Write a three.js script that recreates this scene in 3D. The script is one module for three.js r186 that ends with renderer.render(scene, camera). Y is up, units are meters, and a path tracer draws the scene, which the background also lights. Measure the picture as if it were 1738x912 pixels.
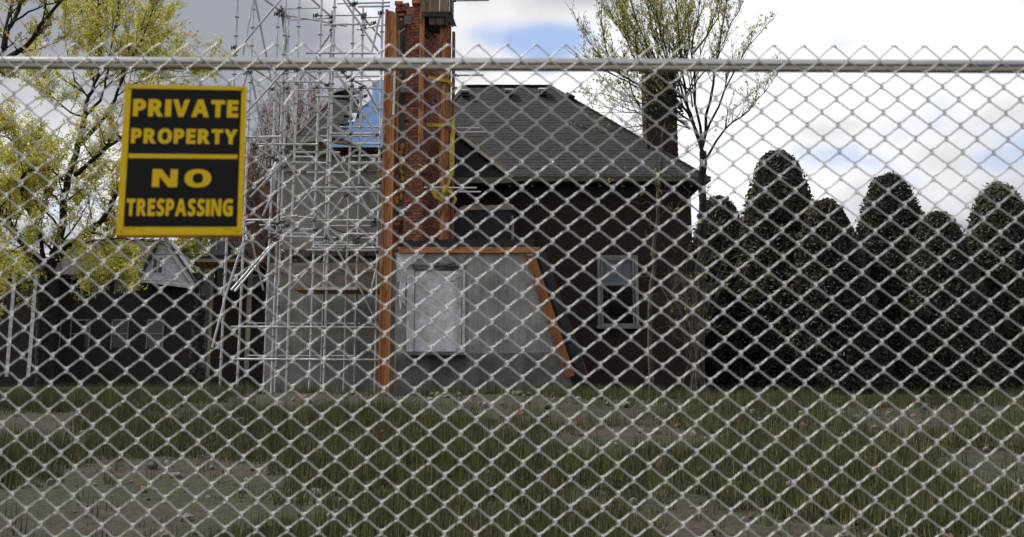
import * as THREE from 'three';
import { mergeGeometries } from 'three/addons/utils/BufferGeometryUtils.js';

// ---------------------------------------------------------------- camera, sky, sun, exposure
const F = 2000, CX = 850, CY = 250, PITCH = Math.atan(0.2), EYE = new THREE.Vector3(0, 1.6, 0);   // focal length in picture units of the 1738 x 912 frame
const scene = new THREE.Scene();
const camera = new THREE.PerspectiveCamera(2 * Math.atan(662 / F) * 180 / Math.PI, 1776 / 1324, 0.1, 2000);
camera.position.copy(EYE);
camera.lookAt(0, EYE.y + Math.sin(PITCH), -Math.cos(PITCH));
camera.setViewOffset(1776, 1324, 38, 412, 1738, 912);
camera.focus = 28; camera.userData.fStop = 5.6;
camera.updateProjectionMatrix();
const renderer = new THREE.WebGLRenderer();
renderer.toneMapping = THREE.LinearToneMapping;
renderer.toneMappingExposure = 1.0;
renderer.shadowMap.enabled = true;
const SUN = new THREE.Vector3(-0.55, 0.80, -0.16).normalize();
const sun = new THREE.DirectionalLight(new THREE.Color(1, 0.95, 0.87), 4.3);
sun.position.copy(SUN).multiplyScalar(120).add(new THREE.Vector3(0, 0, -30));
sun.target.position.set(0, 0, -30); scene.add(sun.target);
sun.castShadow = true; sun.shadow.radius = 2; sun.shadow.mapSize.set(4096, 4096);
Object.assign(sun.shadow.camera, { left: -60, right: 60, top: 60, bottom: -60, near: 1, far: 300 });
scene.add(sun);

// ---------------------------------------------------------------- random numbers and noise
let seed = 7;
const rnd = () => { seed = (seed + 0x6d2b79f5) | 0; let t = Math.imul(seed ^ (seed >>> 15), 1 | seed); t = (t + Math.imul(t ^ (t >>> 7), 61 | t)) ^ t; return ((t ^ (t >>> 14)) >>> 0) / 4294967296; };
const rr = (a, b) => a + (b - a) * rnd();
const hash = (x, y, z) => { let h = Math.imul(x, 374761393) ^ Math.imul(y, 668265263) ^ Math.imul(z, 2147483647 - 1640531527); h = Math.imul(h ^ (h >>> 13), 1274126177); return ((h ^ (h >>> 16)) >>> 0) / 4294967296; };
const sm = (t) => t * t * (3 - 2 * t), mix = (a, b, t) => a + (b - a) * t, clamp = (x, a = 0, b = 1) => Math.min(b, Math.max(a, x));
const step = (a, b, x) => sm(clamp((x - a) / (b - a)));
function noise3(x, y, z) {
  const ix = Math.floor(x), iy = Math.floor(y), iz = Math.floor(z), u = sm(x - ix), v = sm(y - iy), w = sm(z - iz);
  const c = (a, b, d) => hash(ix + a, iy + b, iz + d);
  return mix(mix(mix(c(0, 0, 0), c(1, 0, 0), u), mix(c(0, 1, 0), c(1, 1, 0), u), v), mix(mix(c(0, 0, 1), c(1, 0, 1), u), mix(c(0, 1, 1), c(1, 1, 1), u), v), w);
}
const fbm3 = (x, y, z, n = 5) => { let s = 0, a = 0.5, k = 1; for (let i = 0; i < n; i++, a *= 0.5, k *= 2.03) s += a * noise3(x * k + i * 17, y * k, z * k); return s / (1 - Math.pow(0.5, n)); };
function tileNoise(x, y, p, s) {       // x, y in cells, repeating every p cells
  const ix = Math.floor(x), iy = Math.floor(y), u = sm(x - ix), v = sm(y - iy), m = (a) => ((a % p) + p) % p;
  return mix(mix(hash(m(ix), m(iy), s), hash(m(ix + 1), m(iy), s), u), mix(hash(m(ix), m(iy + 1), s), hash(m(ix + 1), m(iy + 1), s), u), v);
}
const tfbm = (u, v, p, q, s, n = 4) => { let t = 0, a = 0.5; for (let i = 0; i < n; i++, a *= 0.5) { const k = 1 << i; t += a * tileNoise2(u * p * k, v * q * k, p * k, q * k, s + i); } return t / (1 - Math.pow(0.5, n)); };
function tileNoise2(x, y, p, q, s) {
  const ix = Math.floor(x), iy = Math.floor(y), u = sm(x - ix), v = sm(y - iy), mx = (a) => ((a % p) + p) % p, my = (a) => ((a % q) + q) % q;
  return mix(mix(hash(mx(ix), my(iy), s), hash(mx(ix + 1), my(iy), s), u), mix(hash(mx(ix), my(iy + 1), s), hash(mx(ix + 1), my(iy + 1), s), u), v);
}

// ---------------------------------------------------------------- sky: broken spring cloud, grey bellies, bright edges and a few blue holes
{
  const W = 2048, H = 1024, data = new Float32Array(W * H * 4);
  for (let row = 0; row < H; row++) {
    const el = ((row + 0.5) / H - 0.5) * Math.PI, y = Math.sin(el), c = Math.cos(el);
    for (let col = 0; col < W; col++) {
      const az = ((col + 0.5) / W - 0.5) * 2 * Math.PI, x = Math.cos(az) * c, z = Math.sin(az) * c, o = (row * W + col) * 4;
      const yy = Math.max(y, 0);
      // cloud sheet: coordinates stretched towards the horizon
      const k = 1 / (yy + 0.22), sx = x * k, sz = z * k;
      const big = fbm3(sx * 1.5 + 3.1, 0.4, sz * 1.5 + 8.3, 3), mid = fbm3(sx * 4.2 + 11, y * 7, sz * 4.2, 5), fine = fbm3(x * 26, y * 34, z * 26, 5);
      let cover = 0.66 + (big - 0.5) * 1.1 + (mid - 0.5) * 1.0 + (fine - 0.5) * 0.55;
      let dark = clamp(0.36 + (fbm3(sx * 1.3 + 40, y * 2, sz * 1.3 + 7, 4) - 0.5) * 3.0);
      // the large masses that stand over this street: degrees right of the street's axis and above the horizon
      const ar = Math.atan2(x, -z) * 180 / Math.PI, er = el * 180 / Math.PI, front = -z > 0 ? 1 : 0;
      const g = (a, e, wa, we) => front * Math.exp(-(((ar - a) / wa) ** 2) - ((er - e) / we) ** 2);
      dark += 0.62 * g(-19, 17.5, 13, 5.2) - 0.70 * g(-4.5, 15, 5.5, 6.5) - 0.85 * g(6, 12.0, 8, 4.4) - 0.55 * g(-22, 10.2, 8, 3.0) + 0.3 * g(-11.5, 16, 3.5, 2.2) + 0.55 * g(5.5, 19.4, 7, 1.5) + 0.3 * g(-9, 14.5, 2.6, 3);
      cover += 0.35 * g(-14, 15, 16, 6) + 0.3 * g(6, 12, 9, 4) - 0.60 * g(2.5, 16.6, 2.0, 1.0) - 0.26 * g(-0.9, 16.7, 2.0, 0.9) - 0.2 * g(0.8, 15.2, 1.5, 0.6) - 0.3 * g(-5.8, 15.9, 0.9, 1.6) + 0.25 * g(5, 19.5, 7, 1.3);
      const cl = step(0.30, 0.74, cover), d = clamp(dark + (mid - 0.5) * 0.85 + (fine - 0.5) * 0.4), hz = Math.exp(-yy * 5);
      const blue = [mix(0.36, 0.62, hz), mix(0.52, 0.72, hz), mix(0.86, 0.90, hz)];
      const grey = [0.36, 0.38, 0.435], white = [1.08, 1.08, 1.09];
      const t = step(0.0, 1.0, d);
      for (let i = 0; i < 3; i++) { let v = mix(blue[i], mix(white[i], grey[i], t), cl); if (y < 0) v = mix(v, 0.25, clamp(-y * 6)); data[o + i] = v; }
      data[o + 3] = 1;
    }
  }
  const sky = new THREE.DataTexture(data, W, H, THREE.RGBAFormat, THREE.FloatType);
  sky.mapping = THREE.EquirectangularReflectionMapping; sky.magFilter = THREE.LinearFilter; sky.needsUpdate = true;
  scene.background = sky; scene.environment = sky;
}

// ---------------------------------------------------------------- places
const sP = Math.sin(PITCH), cP = Math.cos(PITCH);
function P(px, py, D) {                 // the point D metres down the street that shows at (px, py)
  const a = (px - CX) / F, b = (CY - py) / F, k = D / (cP - b * sP);
  return new THREE.Vector3(a * k, EYE.y + (sP + b * cP) * k, -D);
}
const V = (x, y, z) => new THREE.Vector3(x, y, z);
const GROUND = 1.3;
function groundY(x, z) {
  const t = step(5, 24, -z);
  return GROUND * t + (fbm3(x * 0.25, 3, z * 0.25, 3) - 0.5) * 0.35 * step(4, 9, -z) * (1 - 0.6 * step(22, 30, -z));
}

// ---------------------------------------------------------------- textures
function tex(w, h, f, srgb = true) {
  const d = new Uint8Array(w * h * 4);
  for (let y = 0; y < h; y++) for (let x = 0; x < w; x++) {
    const c = f((x + 0.5) / w, (y + 0.5) / h), o = (y * w + x) * 4;
    for (let i = 0; i < 3; i++) d[o + i] = clamp(Array.isArray(c) ? c[i] : c) * 255;
    d[o + 3] = 255;
  }
  const t = new THREE.DataTexture(d, w, h, THREE.RGBAFormat);
  t.wrapS = t.wrapT = THREE.RepeatWrapping; t.magFilter = THREE.LinearFilter; t.needsUpdate = true;
  if (srgb) t.colorSpace = THREE.SRGBColorSpace;
  return t;
}
const scaled = (t, x, y = x) => { const c = t.clone(); c.repeat.set(x, y); c.needsUpdate = true; return c; };
const tMottle = tex(512, 512, (u, v) => { const n = tfbm(u, v, 5, 5, 1, 6), m = tfbm(u, v, 40, 40, 9, 2); return 0.70 + 0.42 * (n - 0.5) + 0.18 * (m - 0.5) + 0.12; });
const tStain = tex(512, 512, (u, v) => { const n = tfbm(u, v, 3, 3, 21, 6), s = tfbm(u, v, 26, 2, 33, 3), m = tfbm(u, v, 60, 60, 5, 2); const a = 0.84 + 0.34 * (n - 0.5) + 0.16 * (s - 0.5) + 0.12 * (m - 0.5); return [a, a * 0.992, a * 0.975]; });
const tGrain = tex(256, 512, (u, v) => {
  const w = tfbm(u, v, 3, 2, 51, 3), l = tfbm(u + 0.03 * w, v, 26, 2, 55, 4), f = tfbm(u, v, 90, 6, 57, 2), s = step(0.62, 0.75, tfbm(u, v, 12, 3, 59, 3));
  const a = 0.80 + 0.46 * (l - 0.5) + 0.22 * (f - 0.5) + 0.15 * (w - 0.5) - 0.28 * s + 0.1; return [a, a * (0.97 - 0.06 * s), a * 0.93];
});
const tRough = tex(256, 256, (u, v) => 0.5 + 0.9 * (tfbm(u, v, 7, 7, 71, 5) - 0.5), false);
const tFine = tex(256, 256, (u, v) => 0.5 + 1.0 * (tfbm(u, v, 34, 34, 75, 3) - 0.5), false);
const tBark = tex(256, 512, (u, v) => { const a = Math.abs(tfbm(u, v, 14, 5, 81, 4) - 0.5) * 2; return 0.35 + 0.9 * a; });
const tGround = tex(1024, 1024, (u, v) => {
  const n = tfbm(u, v, 6, 6, 91, 6), f = tfbm(u, v, 90, 90, 95, 3), g = step(0.44, 0.60, n + (f - 0.5) * 0.3), b = 0.75 + 0.6 * (f - 0.5);
  return [mix(0.40, 0.33, g) * b, mix(0.34, 0.36, g) * b, mix(0.27, 0.17, g) * b];
});

// ---------------------------------------------------------------- materials (colours are linear base colours)
const rgb = (r, g, b) => new THREE.Color().setRGB(r, g, b);
const mat = (r, g, b, rough, o = {}) => new THREE.MeshStandardMaterial({ color: rgb(r, g, b), roughness: rough, ...o });
const M = {
  wire: mat(0.52, 0.52, 0.515, 0.47, { metalness: 0.58 }),
  rail: mat(0.58, 0.58, 0.58, 0.24, { metalness: 0.95, map: scaled(tStain, 3, 1) }),
  steel: mat(0.80, 0.81, 0.83, 0.45, { metalness: 0.12, map: tMottle, roughnessMap: tRough }),
  steelPale: mat(0.90, 0.91, 0.92, 0.42, { metalness: 0.08, map: tMottle }),
  steelWorn: mat(0.50, 0.48, 0.43, 0.6, { metalness: 0.25, map: tStain, roughnessMap: tRough }),
  coupler: mat(0.22, 0.21, 0.20, 0.6, { metalness: 0.6, map: tMottle }),
  timber: mat(0.58, 0.25, 0.09, 0.8, { map: tGrain, bumpMap: tGrain, bumpScale: 0.006 }),
  timberDark: mat(0.40, 0.165, 0.06, 0.85, { map: tGrain, bumpMap: tGrain, bumpScale: 0.006 }),
  timberPale: mat(0.52, 0.30, 0.14, 0.85, { map: tGrain, bumpMap: tGrain, bumpScale: 0.005 }),
  plywood: mat(0.30, 0.21, 0.14, 0.85, { map: tGrain }),
  oldWood: mat(0.13, 0.105, 0.085, 0.9, { map: tGrain }),
  mortar: mat(0.17, 0.12, 0.10, 0.95, { map: tMottle, bumpMap: tFine, bumpScale: 0.004 }),
  darkMortar: mat(0.045, 0.034, 0.030, 0.95, { map: tMottle }),
  stucco: mat(0.46, 0.43, 0.40, 0.95, { map: tStain, bumpMap: tFine, bumpScale: 0.004 }),
  band: mat(0.50, 0.46, 0.40, 0.9, { map: tStain }),
  white: mat(0.90, 0.90, 0.90, 0.6, { map: tMottle }),
  cream: mat(0.42, 0.37, 0.28, 0.7, { map: tStain }),
  olive: mat(0.20, 0.17, 0.09, 0.8, { map: tStain }),
  gutter: mat(0.15, 0.12, 0.085, 0.6, { map: tStain }),
  membrane: mat(0.022, 0.022, 0.024, 0.65, { map: tMottle, bumpMap: tRough, bumpScale: 0.02 }),
  siding: mat(0.030, 0.031, 0.036, 0.7, { map: tStain }),
  blue: mat(0.030, 0.125, 0.34, 0.65, { map: tStain }),
  strap: mat(0.78, 0.55, 0.02, 0.6, { map: tMottle, side: THREE.DoubleSide }),
  foam: mat(0.62, 0.34, 0.08, 0.9, { map: tMottle }),
  insul: mat(0.11, 0.115, 0.125, 0.85, { map: tStain }),
  concrete: mat(0.22, 0.21, 0.20, 0.95, { map: tMottle }),
  bark: mat(0.062, 0.048, 0.040, 0.95, { map: scaled(tBark, 2, 1), bumpMap: scaled(tBark, 2, 1), bumpScale: 0.03 }),
  barkPale: mat(0.26, 0.21, 0.16, 0.9, { map: scaled(tBark, 2, 1) }),
  twigRed: mat(0.34, 0.21, 0.16, 0.9, { map: tMottle }),
  ground: mat(0.42, 0.42, 0.42, 1, { map: scaled(tGround, 0.14, 0.14), bumpMap: scaled(tFine, 1, 1), bumpScale: 0.03 }),
  glassDark: new THREE.MeshPhysicalMaterial({ color: rgb(0.02, 0.022, 0.025), roughness: 0.08 }),
  pane: new THREE.MeshPhysicalMaterial({ color: rgb(1, 1, 1), roughness: 0.03, transmission: 1, thickness: 0, ior: 1.5 }),
  blind: mat(0.26, 0.29, 0.33, 0.8, { map: tStain }),
  frame: mat(0.34, 0.33, 0.32, 0.6, { map: tStain }),
  whiteWall: mat(0.64, 0.64, 0.67, 0.8, { map: tStain }),
  farWall: mat(0.036, 0.023, 0.019, 0.9, { map: tStain }),
  cable: mat(0.02, 0.02, 0.02, 0.8),
};
const leafMat = (r, g, b) => new THREE.MeshPhysicalMaterial({ color: rgb(r, g, b), roughness: 0.9, transmission: 0.35, thickness: 0, side: THREE.DoubleSide });

// ---------------------------------------------------------------- builders
const used = {};
const numbered = (n) => { used[n] = (used[n] ?? -1) + 1; return used[n] ? n + '_' + String(used[n]).padStart(3, '0') : n; };
function thing(name, label, category, at = V(0, 0, 0), group) {
  const o = new THREE.Group(); o.name = numbered(name); o.position.copy(at); o.userData = { label, category };
  if (group) o.userData.group = group;
  scene.add(o); o.updateMatrixWorld(); return o;
}
function uvBox(g) {                     // metres, by the way each face points
  g = g.index ? g.toNonIndexed() : g;
  const p = g.attributes.position.array, n = p.length / 9, uv = new Float32Array(n * 6);
  const a = V(), b = V(), c = V();
  for (let i = 0; i < n; i++) {
    a.fromArray(p, i * 9); b.fromArray(p, i * 9 + 3).sub(a); c.fromArray(p, i * 9 + 6).sub(a); b.cross(c);
    const x = Math.abs(b.x), y = Math.abs(b.y), z = Math.abs(b.z);
    for (let k = 0; k < 3; k++) {
      const q = i * 9 + k * 3, t = i * 6 + k * 2;
      if (x >= y && x >= z) { uv[t] = p[q + 2]; uv[t + 1] = p[q + 1]; } else if (z >= y) { uv[t] = p[q]; uv[t + 1] = p[q + 1]; } else { uv[t] = p[q]; uv[t + 1] = p[q + 2]; }
    }
  }
  g.setAttribute('uv', new THREE.BufferAttribute(uv, 2)); return g;
}
function mesh(parent, name, geoms, material) {      // geometries in world metres; the parent's own place is taken off
  let g = [].concat(geoms).map((q) => { q = q.index ? q.toNonIndexed() : q; for (const k of Object.keys(q.attributes)) if (!['position', 'normal', 'uv'].includes(k)) q.deleteAttribute(k); return q; });
  g = g.length > 1 ? mergeGeometries(g) : g[0];
  let off = V();
  for (let q = parent; q && q !== scene; q = q.parent) off.add(q.position);
  g.translate(-off.x, -off.y, -off.z);
  const m = new THREE.Mesh(g, material); m.name = name; m.castShadow = m.receiveShadow = true; parent.add(m); return m;
}
function box(cx, cy, cz, w, h, d, ry = 0, rz = 0, rx = 0) {
  const g = uvBox(new THREE.BoxGeometry(w, h, d));
  const u = g.attributes.uv; for (let i = 0, s = rnd() * 7, t = rnd() * 7; i < u.count; i++) u.setXY(i, u.getX(i) + s, u.getY(i) + t);
  g.applyMatrix4(new THREE.Matrix4().makeRotationFromEuler(new THREE.Euler(rx, ry, rz, 'YXZ')).setPosition(cx, cy, cz)); return g;
}
function rect(x0, y0, x1, y1, D, depth) {            // a box whose front stands at D and fills that part of the view; it reaches depth back
  const xm = (x0 + x1) / 2, ym = (y0 + y1) / 2, a = P(x0, ym, D).x, b = P(x1, ym, D).x, t = P(xm, y0, D).y, u = P(xm, y1, D).y;
  return box((a + b) / 2, (t + u) / 2, -D - depth / 2, b - a, t - u, depth);
}
function prism(pts, depth, bevel = 0) {              // outline of world points on one plane z = const, going back by depth
  const s = new THREE.Shape(pts.map((p) => new THREE.Vector2(p.x, p.y)));
  const g = new THREE.ExtrudeGeometry(s, { depth, bevelEnabled: bevel > 0, bevelSize: bevel, bevelThickness: bevel, bevelSegments: 1, steps: 1 });
  g.translate(0, 0, pts[0].z - depth); return uvBox(g);
}
function bar(a, b, r, sides = 8) {
  const d = b.clone().sub(a), L = d.length(), g = new THREE.CylinderGeometry(r, r, L, sides, 1);
  const u = g.attributes.uv, s = rnd(); for (let i = 0; i < u.count; i++) u.setXY(i, u.getX(i) * 0.3 + s, u.getY(i) * L + s);
  g.applyQuaternion(new THREE.Quaternion().setFromUnitVectors(V(0, 1, 0), d.divideScalar(L)));
  g.translate((a.x + b.x) / 2, (a.y + b.y) / 2, (a.z + b.z) / 2); return g;
}
function plank(a, b, w, t, up = V(0, 1, 0)) {        // a board from a to b, w across (towards up), t thick
  const x = b.clone().sub(a), L = x.length(); x.divideScalar(L);
  const z = x.clone().cross(up).normalize(), y = z.clone().cross(x);
  const g = uvBox(new THREE.BoxGeometry(L, w, t)), u = g.attributes.uv, s = rnd() * 9;
  for (let i = 0; i < u.count; i++) { const q = u.getX(i); u.setXY(i, u.getY(i) + s, q + s); }
  g.applyMatrix4(new THREE.Matrix4().makeBasis(x, y, z).setPosition((a.x + b.x) / 2, (a.y + b.y) / 2, (a.z + b.z) / 2)); return g;
}
class Tubes {                                        // many tapering tubes in one geometry
  constructor() { this.p = []; this.n = []; this.u = []; this.i = []; }
  add(pts, radii, sides = 5) {
    const base = this.p.length / 3, t = V(), a = V(), b = V(); let len = 0;
    for (let k = 0; k < pts.length; k++) {
      t.copy(pts[Math.min(k + 1, pts.length - 1)]).sub(pts[Math.max(k - 1, 0)]).normalize();
      a.set(Math.abs(t.y) > 0.9 ? 1 : 0, Math.abs(t.y) > 0.9 ? 0 : 1, 0).cross(t).normalize(); b.copy(t).cross(a);
      if (k) len += pts[k].distanceTo(pts[k - 1]);
      for (let j = 0; j <= sides; j++) {
        const w = j / sides * 2 * Math.PI, c = Math.cos(w), s = Math.sin(w), x = a.x * c + b.x * s, y = a.y * c + b.y * s, z = a.z * c + b.z * s, r = radii[k];
        this.p.push(pts[k].x + x * r, pts[k].y + y * r, pts[k].z + z * r); this.n.push(x, y, z); this.u.push(j / sides * 0.6, len);
        if (k && j) { const q = base + k * (sides + 1) + j, o = q - sides - 1; this.i.push(q - 1, o - 1, o, q - 1, o, q); }
      }
    }
  }
  geometry() {
    const g = new THREE.BufferGeometry();
    g.setAttribute('position', new THREE.Float32BufferAttribute(this.p, 3)); g.setAttribute('normal', new THREE.Float32BufferAttribute(this.n, 3)); g.setAttribute('uv', new THREE.Float32BufferAttribute(this.u, 2));
    g.setIndex(this.i); return g;
  }
}
const unitBox = new THREE.BoxGeometry(1, 1, 1);
// pieces that can be picked apart: the first `cap` are meshes of their own, the rest one part
function pieces(parent, name, restName, list, mats, cap = 300) {
  const off = V(); for (let q = parent; q && q !== scene; q = q.parent) off.add(q.position);
  const T = new THREE.Matrix4().makeTranslation(-off.x, -off.y, -off.z);
  list.forEach((e, k) => {
    if (k >= cap) return;
    const m = new THREE.Mesh(unitBox, mats[e.m]); m.name = name; m.castShadow = m.receiveShadow = true;
    T.clone().multiply(e.matrix).decompose(m.position, m.quaternion, m.scale); parent.add(m);
  });
  const rest = list.slice(cap); if (!rest.length) return;
  const base = mats[0].clone(); base.color.set(1, 1, 1);
  const im = new THREE.InstancedMesh(unitBox, base, rest.length); im.name = restName; im.userData.kind = 'stuff';
  rest.forEach((e, k) => { im.setMatrixAt(k, T.clone().multiply(e.matrix)); im.setColorAt(k, mats[e.m].color); });
  im.castShadow = im.receiveShadow = true; parent.add(im);
}
const M4 = (pos, x, y, z, sx, sy, sz) => new THREE.Matrix4().makeBasis(x.clone().multiplyScalar(sx), y.clone().multiplyScalar(sy), z.clone().multiplyScalar(sz)).setPosition(pos);
const tints = (base, n, spread, o = {}) => Array.from({ length: n }, (_, i) => { const k = 1 + spread * (rnd() * 2 - 1), w = 1 + spread * 0.35 * (rnd() * 2 - 1); return mat(base[0] * k * w, base[1] * k, base[2] * k / w, 0.92, { map: tMottle, bumpMap: tFine, bumpScale: 0.003, ...o }); });
const brickRed = tints([0.45, 0.175, 0.11], 7, 0.3), brickDark = tints([0.070, 0.039, 0.027], 6, 0.32), shingleTorn = tints([0.016, 0.016, 0.017], 5, 0.55), shingleGrey = tints([0.028, 0.029, 0.032], 6, 0.24), shingleBrown = tints([0.045, 0.038, 0.034], 5, 0.25);
// a brick face: from origin, width along x, up along y, outwards n
function brickFace(out, origin, x, n, width, height, nm, { bw = 0.205, bh = 0.064, gap = 0.010, proud = 0.012, lost = 0 } = {}) {
  const up = V(0, 1, 0), pitch = bh + gap;
  for (let r = 0; r * pitch + bh <= height; r++) {
    for (let s = (r % 2 ? -(bw + gap) / 2 : 0) + 0.003; s < width - 0.03; s += bw + gap) {
      const a = Math.max(s, 0.003), b = Math.min(s + bw, width - 0.003); if (b - a < 0.03 || rnd() < lost) continue;
      const p = origin.clone().addScaledVector(x, (a + b) / 2).addScaledVector(up, r * pitch + bh / 2 + rr(-0.002, 0.002)).addScaledVector(n, proud - 0.03 + rr(-0.004, 0.004));
      out.push({ matrix: M4(p, x, up, n, b - a, bh, 0.06), m: Math.floor(rnd() * nm), y: p.y });
    }
  }
}
// shingles on a sloping plane: outline tested by inside(s, t)
function shingleSlope(out, origin, x, up, width, length, nm, inside, { tw = 0.30, exp = 0.143 } = {}) {
  const n = x.clone().cross(up).normalize();
  for (let r = 0, t = 0; t < length; r++, t += exp) {
    for (let s = -rnd() * tw; s < width; ) {
      let w = tw * rr(0.55, 1.15), c = s + w / 2; const next = s + w, lim = inside(c, t + exp / 2, w);
      if (Array.isArray(lim)) { const a = Math.max(s, lim[0]), b = Math.min(next, lim[1]); w = b - a; c = (a + b) / 2; }
      if (lim && w > 0.03) {
        const tilt = 0.035, u2 = up.clone().addScaledVector(n, -tilt).normalize(), n2 = x.clone().cross(u2).normalize(), th = rr(0.006, 0.012);
        out.push({ matrix: M4(origin.clone().addScaledVector(x, c).addScaledVector(up, t + exp * 0.62).addScaledVector(n, 0.012 + th / 2), x, u2, n2, w - 0.006, exp * 1.25, th), m: Math.floor(rnd() * nm) });
      }
      s = next;
    }
  }
}
const shuffleNear = (list, key) => list.sort((a, b) => key(a) - key(b));
const posOf = (e) => V().setFromMatrixPosition(e.matrix);

// ---------------------------------------------------------------- ground
{
  const g = new THREE.BufferGeometry(), p = [], uv = [], idx = [], xs = [], zs = [];
  for (let i = 0; i <= 90; i++) { const t = i / 45 - 1; xs.push(Math.sign(t) * (Math.abs(t) * 24 + 900 * Math.abs(t) ** 7)); }
  for (let i = 0; i <= 110; i++) { const t = i / 110; zs.push(30 - t * 80 - 1200 * t ** 9); }
  for (const z of zs) for (const x of xs) { p.push(x, groundY(x, z), z); uv.push(x, z); }
  for (let r = 0; r < zs.length - 1; r++) for (let c = 0; c < xs.length - 1; c++) { const a = r * xs.length + c; idx.push(a, a + 1, a + xs.length, a + 1, a + xs.length + 1, a + xs.length); }
  g.setAttribute('position', new THREE.Float32BufferAttribute(p, 3)); g.setAttribute('uv', new THREE.Float32BufferAttribute(uv, 2)); g.setIndex(idx); g.computeVertexNormals();
  const m = new THREE.Mesh(g, M.ground); m.name = 'ground'; m.userData.kind = 'structure'; m.receiveShadow = true; scene.add(m);
}
{ // the pavement the photographer stands on
  const g = uvBox(new THREE.BoxGeometry(60, 0.12, 6.4)); g.translate(0, -0.045, 0.9);
  const m = new THREE.Mesh(g, mat(0.42, 0.38, 0.32, 0.95, { map: tMottle })); m.name = 'pavement'; m.userData.kind = 'structure'; m.receiveShadow = m.castShadow = true; scene.add(m);
}
{
  const g = uvBox(new THREE.BoxGeometry(120, 0.1, 8)); g.translate(0, -0.042, 8.2);
  const m = new THREE.Mesh(g, mat(0.06, 0.06, 0.06, 0.95, { map: tMottle })); m.name = 'road'; m.userData.kind = 'structure'; m.receiveShadow = true; scene.add(m);
}
{ // the houses across the street, which the rail and the panes mirror
  const z = 19, wallM = mat(0.13, 0.065, 0.05, 0.9, { map: tMottle }), make = () => {
    const T = thing('terrace_house', 'dark brick house across the street with a pitched roof facing the fence', 'house', V(0, 0, z), 'houses across the street');
    mesh(T, 'wall', [box(0, 3.2, z + 4, 9, 6.4, 8)], wallM);
    const s = new THREE.Shape([new THREE.Vector2(-0.4, 6.3), new THREE.Vector2(8.4, 6.3), new THREE.Vector2(4, 10.4)]), g = new THREE.ExtrudeGeometry(s, { depth: 9.4, bevelEnabled: false });
    g.rotateY(-Math.PI / 2); g.translate(4.7, 0, z); mesh(T, 'roof', [uvBox(g)], shingleGrey[0]);
    for (const x of [-2.6, 0.2, 2.8]) for (const y of [1.9, 4.7]) { const w = mesh(T, 'window', [box(x, y, z - 0.02, 1.1, 1.5, 0.08)], M.glassDark); mesh(w, 'frame', [box(x, y + 0.8, z - 0.04, 1.3, 0.1, 0.1)], M.frame); mesh(w, 'sill', [box(x, y - 0.8, z - 0.05, 1.3, 0.08, 0.14)], M.frame); }
    return T;
  };
  const h0 = make(); h0.position.x = -30;
  for (let i = 1; i < 7; i++) { const c = h0.clone(); c.name = numbered('terrace_house'); c.position.x = -30 + i * 10; scene.add(c); }
}
{
  const blades = [];
  for (let i = 0; i < 7; i++) {
    const a = rr(0, 6.28), h = rr(0.05, 0.14), w = 0.006, l = rr(0.01, 0.06), x = rr(-0.05, 0.05), z = rr(-0.05, 0.05), c = Math.cos(a), s = Math.sin(a);
    blades.push(x - w * s, 0, z + w * c, x + w * s, 0, z - w * c, x + l * c, h, z + l * s);
  }
  const g = new THREE.BufferGeometry(); g.setAttribute('position', new THREE.Float32BufferAttribute(blades, 3)); g.computeVertexNormals();
  const N = 76000, im = new THREE.InstancedMesh(g, new THREE.MeshStandardMaterial({ color: rgb(1, 1, 1), roughness: 0.95, side: THREE.DoubleSide }), N), o = new THREE.Object3D(), c = new THREE.Color();
  for (let k = 0; k < N; k++) {
    const z = -rr(9, 25), w = 12 + -z * 0.2; let x, t = 0; do { x = rr(-w, w); } while (fbm3(x * 0.5, 9, z * 0.5, 4) < 0.46 + rnd() * 0.12 && t++ < 6);
    o.position.set(x, groundY(x, z) - 0.01, z); o.rotation.y = rnd() * 6.28; o.scale.set(rr(0.6, 1.5), Math.pow(rnd(), 2.5) * 2.2 + 0.35, rr(0.6, 1.5)); o.updateMatrix(); im.setMatrixAt(k, o.matrix);
    const b = rr(0.6, 1.2), dry = rnd() < 0.3; im.setColorAt(k, dry ? c.setRGB(0.16 * b, 0.125 * b, 0.06 * b) : c.setRGB(0.065 * b, 0.085 * b, 0.022 * b));
  }
  const st = new THREE.IcosahedronGeometry(1, 0), SN = 2600, si = new THREE.InstancedMesh(st, new THREE.MeshStandardMaterial({ color: rgb(1, 1, 1), roughness: 0.95, map: tMottle }), SN);
  for (let k = 0; k < SN; k++) { const z = -rr(9, 26), w2 = 12 + -z * 0.2, x = rr(-w2, w2), q = Math.pow(rnd(), 3) * 0.07 + 0.012; o.position.set(x, groundY(x, z) + q * 0.2, z); o.rotation.set(rnd() * 6, rnd() * 6, rnd() * 6); o.scale.set(q * rr(0.7, 1.5), q * rr(0.5, 0.9), q); o.updateMatrix(); si.setMatrixAt(k, o.matrix); const b = rr(0.5, 1.1); rnd() < 0.2 ? c.setRGB(0.28 * b, 0.12 * b, 0.08 * b) : c.setRGB(0.26 * b, 0.24 * b, 0.21 * b); si.setColorAt(k, c); }
  si.name = 'rubble'; si.userData = { kind: 'stuff', label: 'small stones and brick crumbs lying in the grass of the slope', category: 'rubble' }; si.castShadow = si.receiveShadow = true; scene.add(si);
  im.name = 'grass'; im.userData = { kind: 'stuff', label: 'rough patchy grass growing on the slope below the building site', category: 'grass' }; scene.add(im);
}

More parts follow.
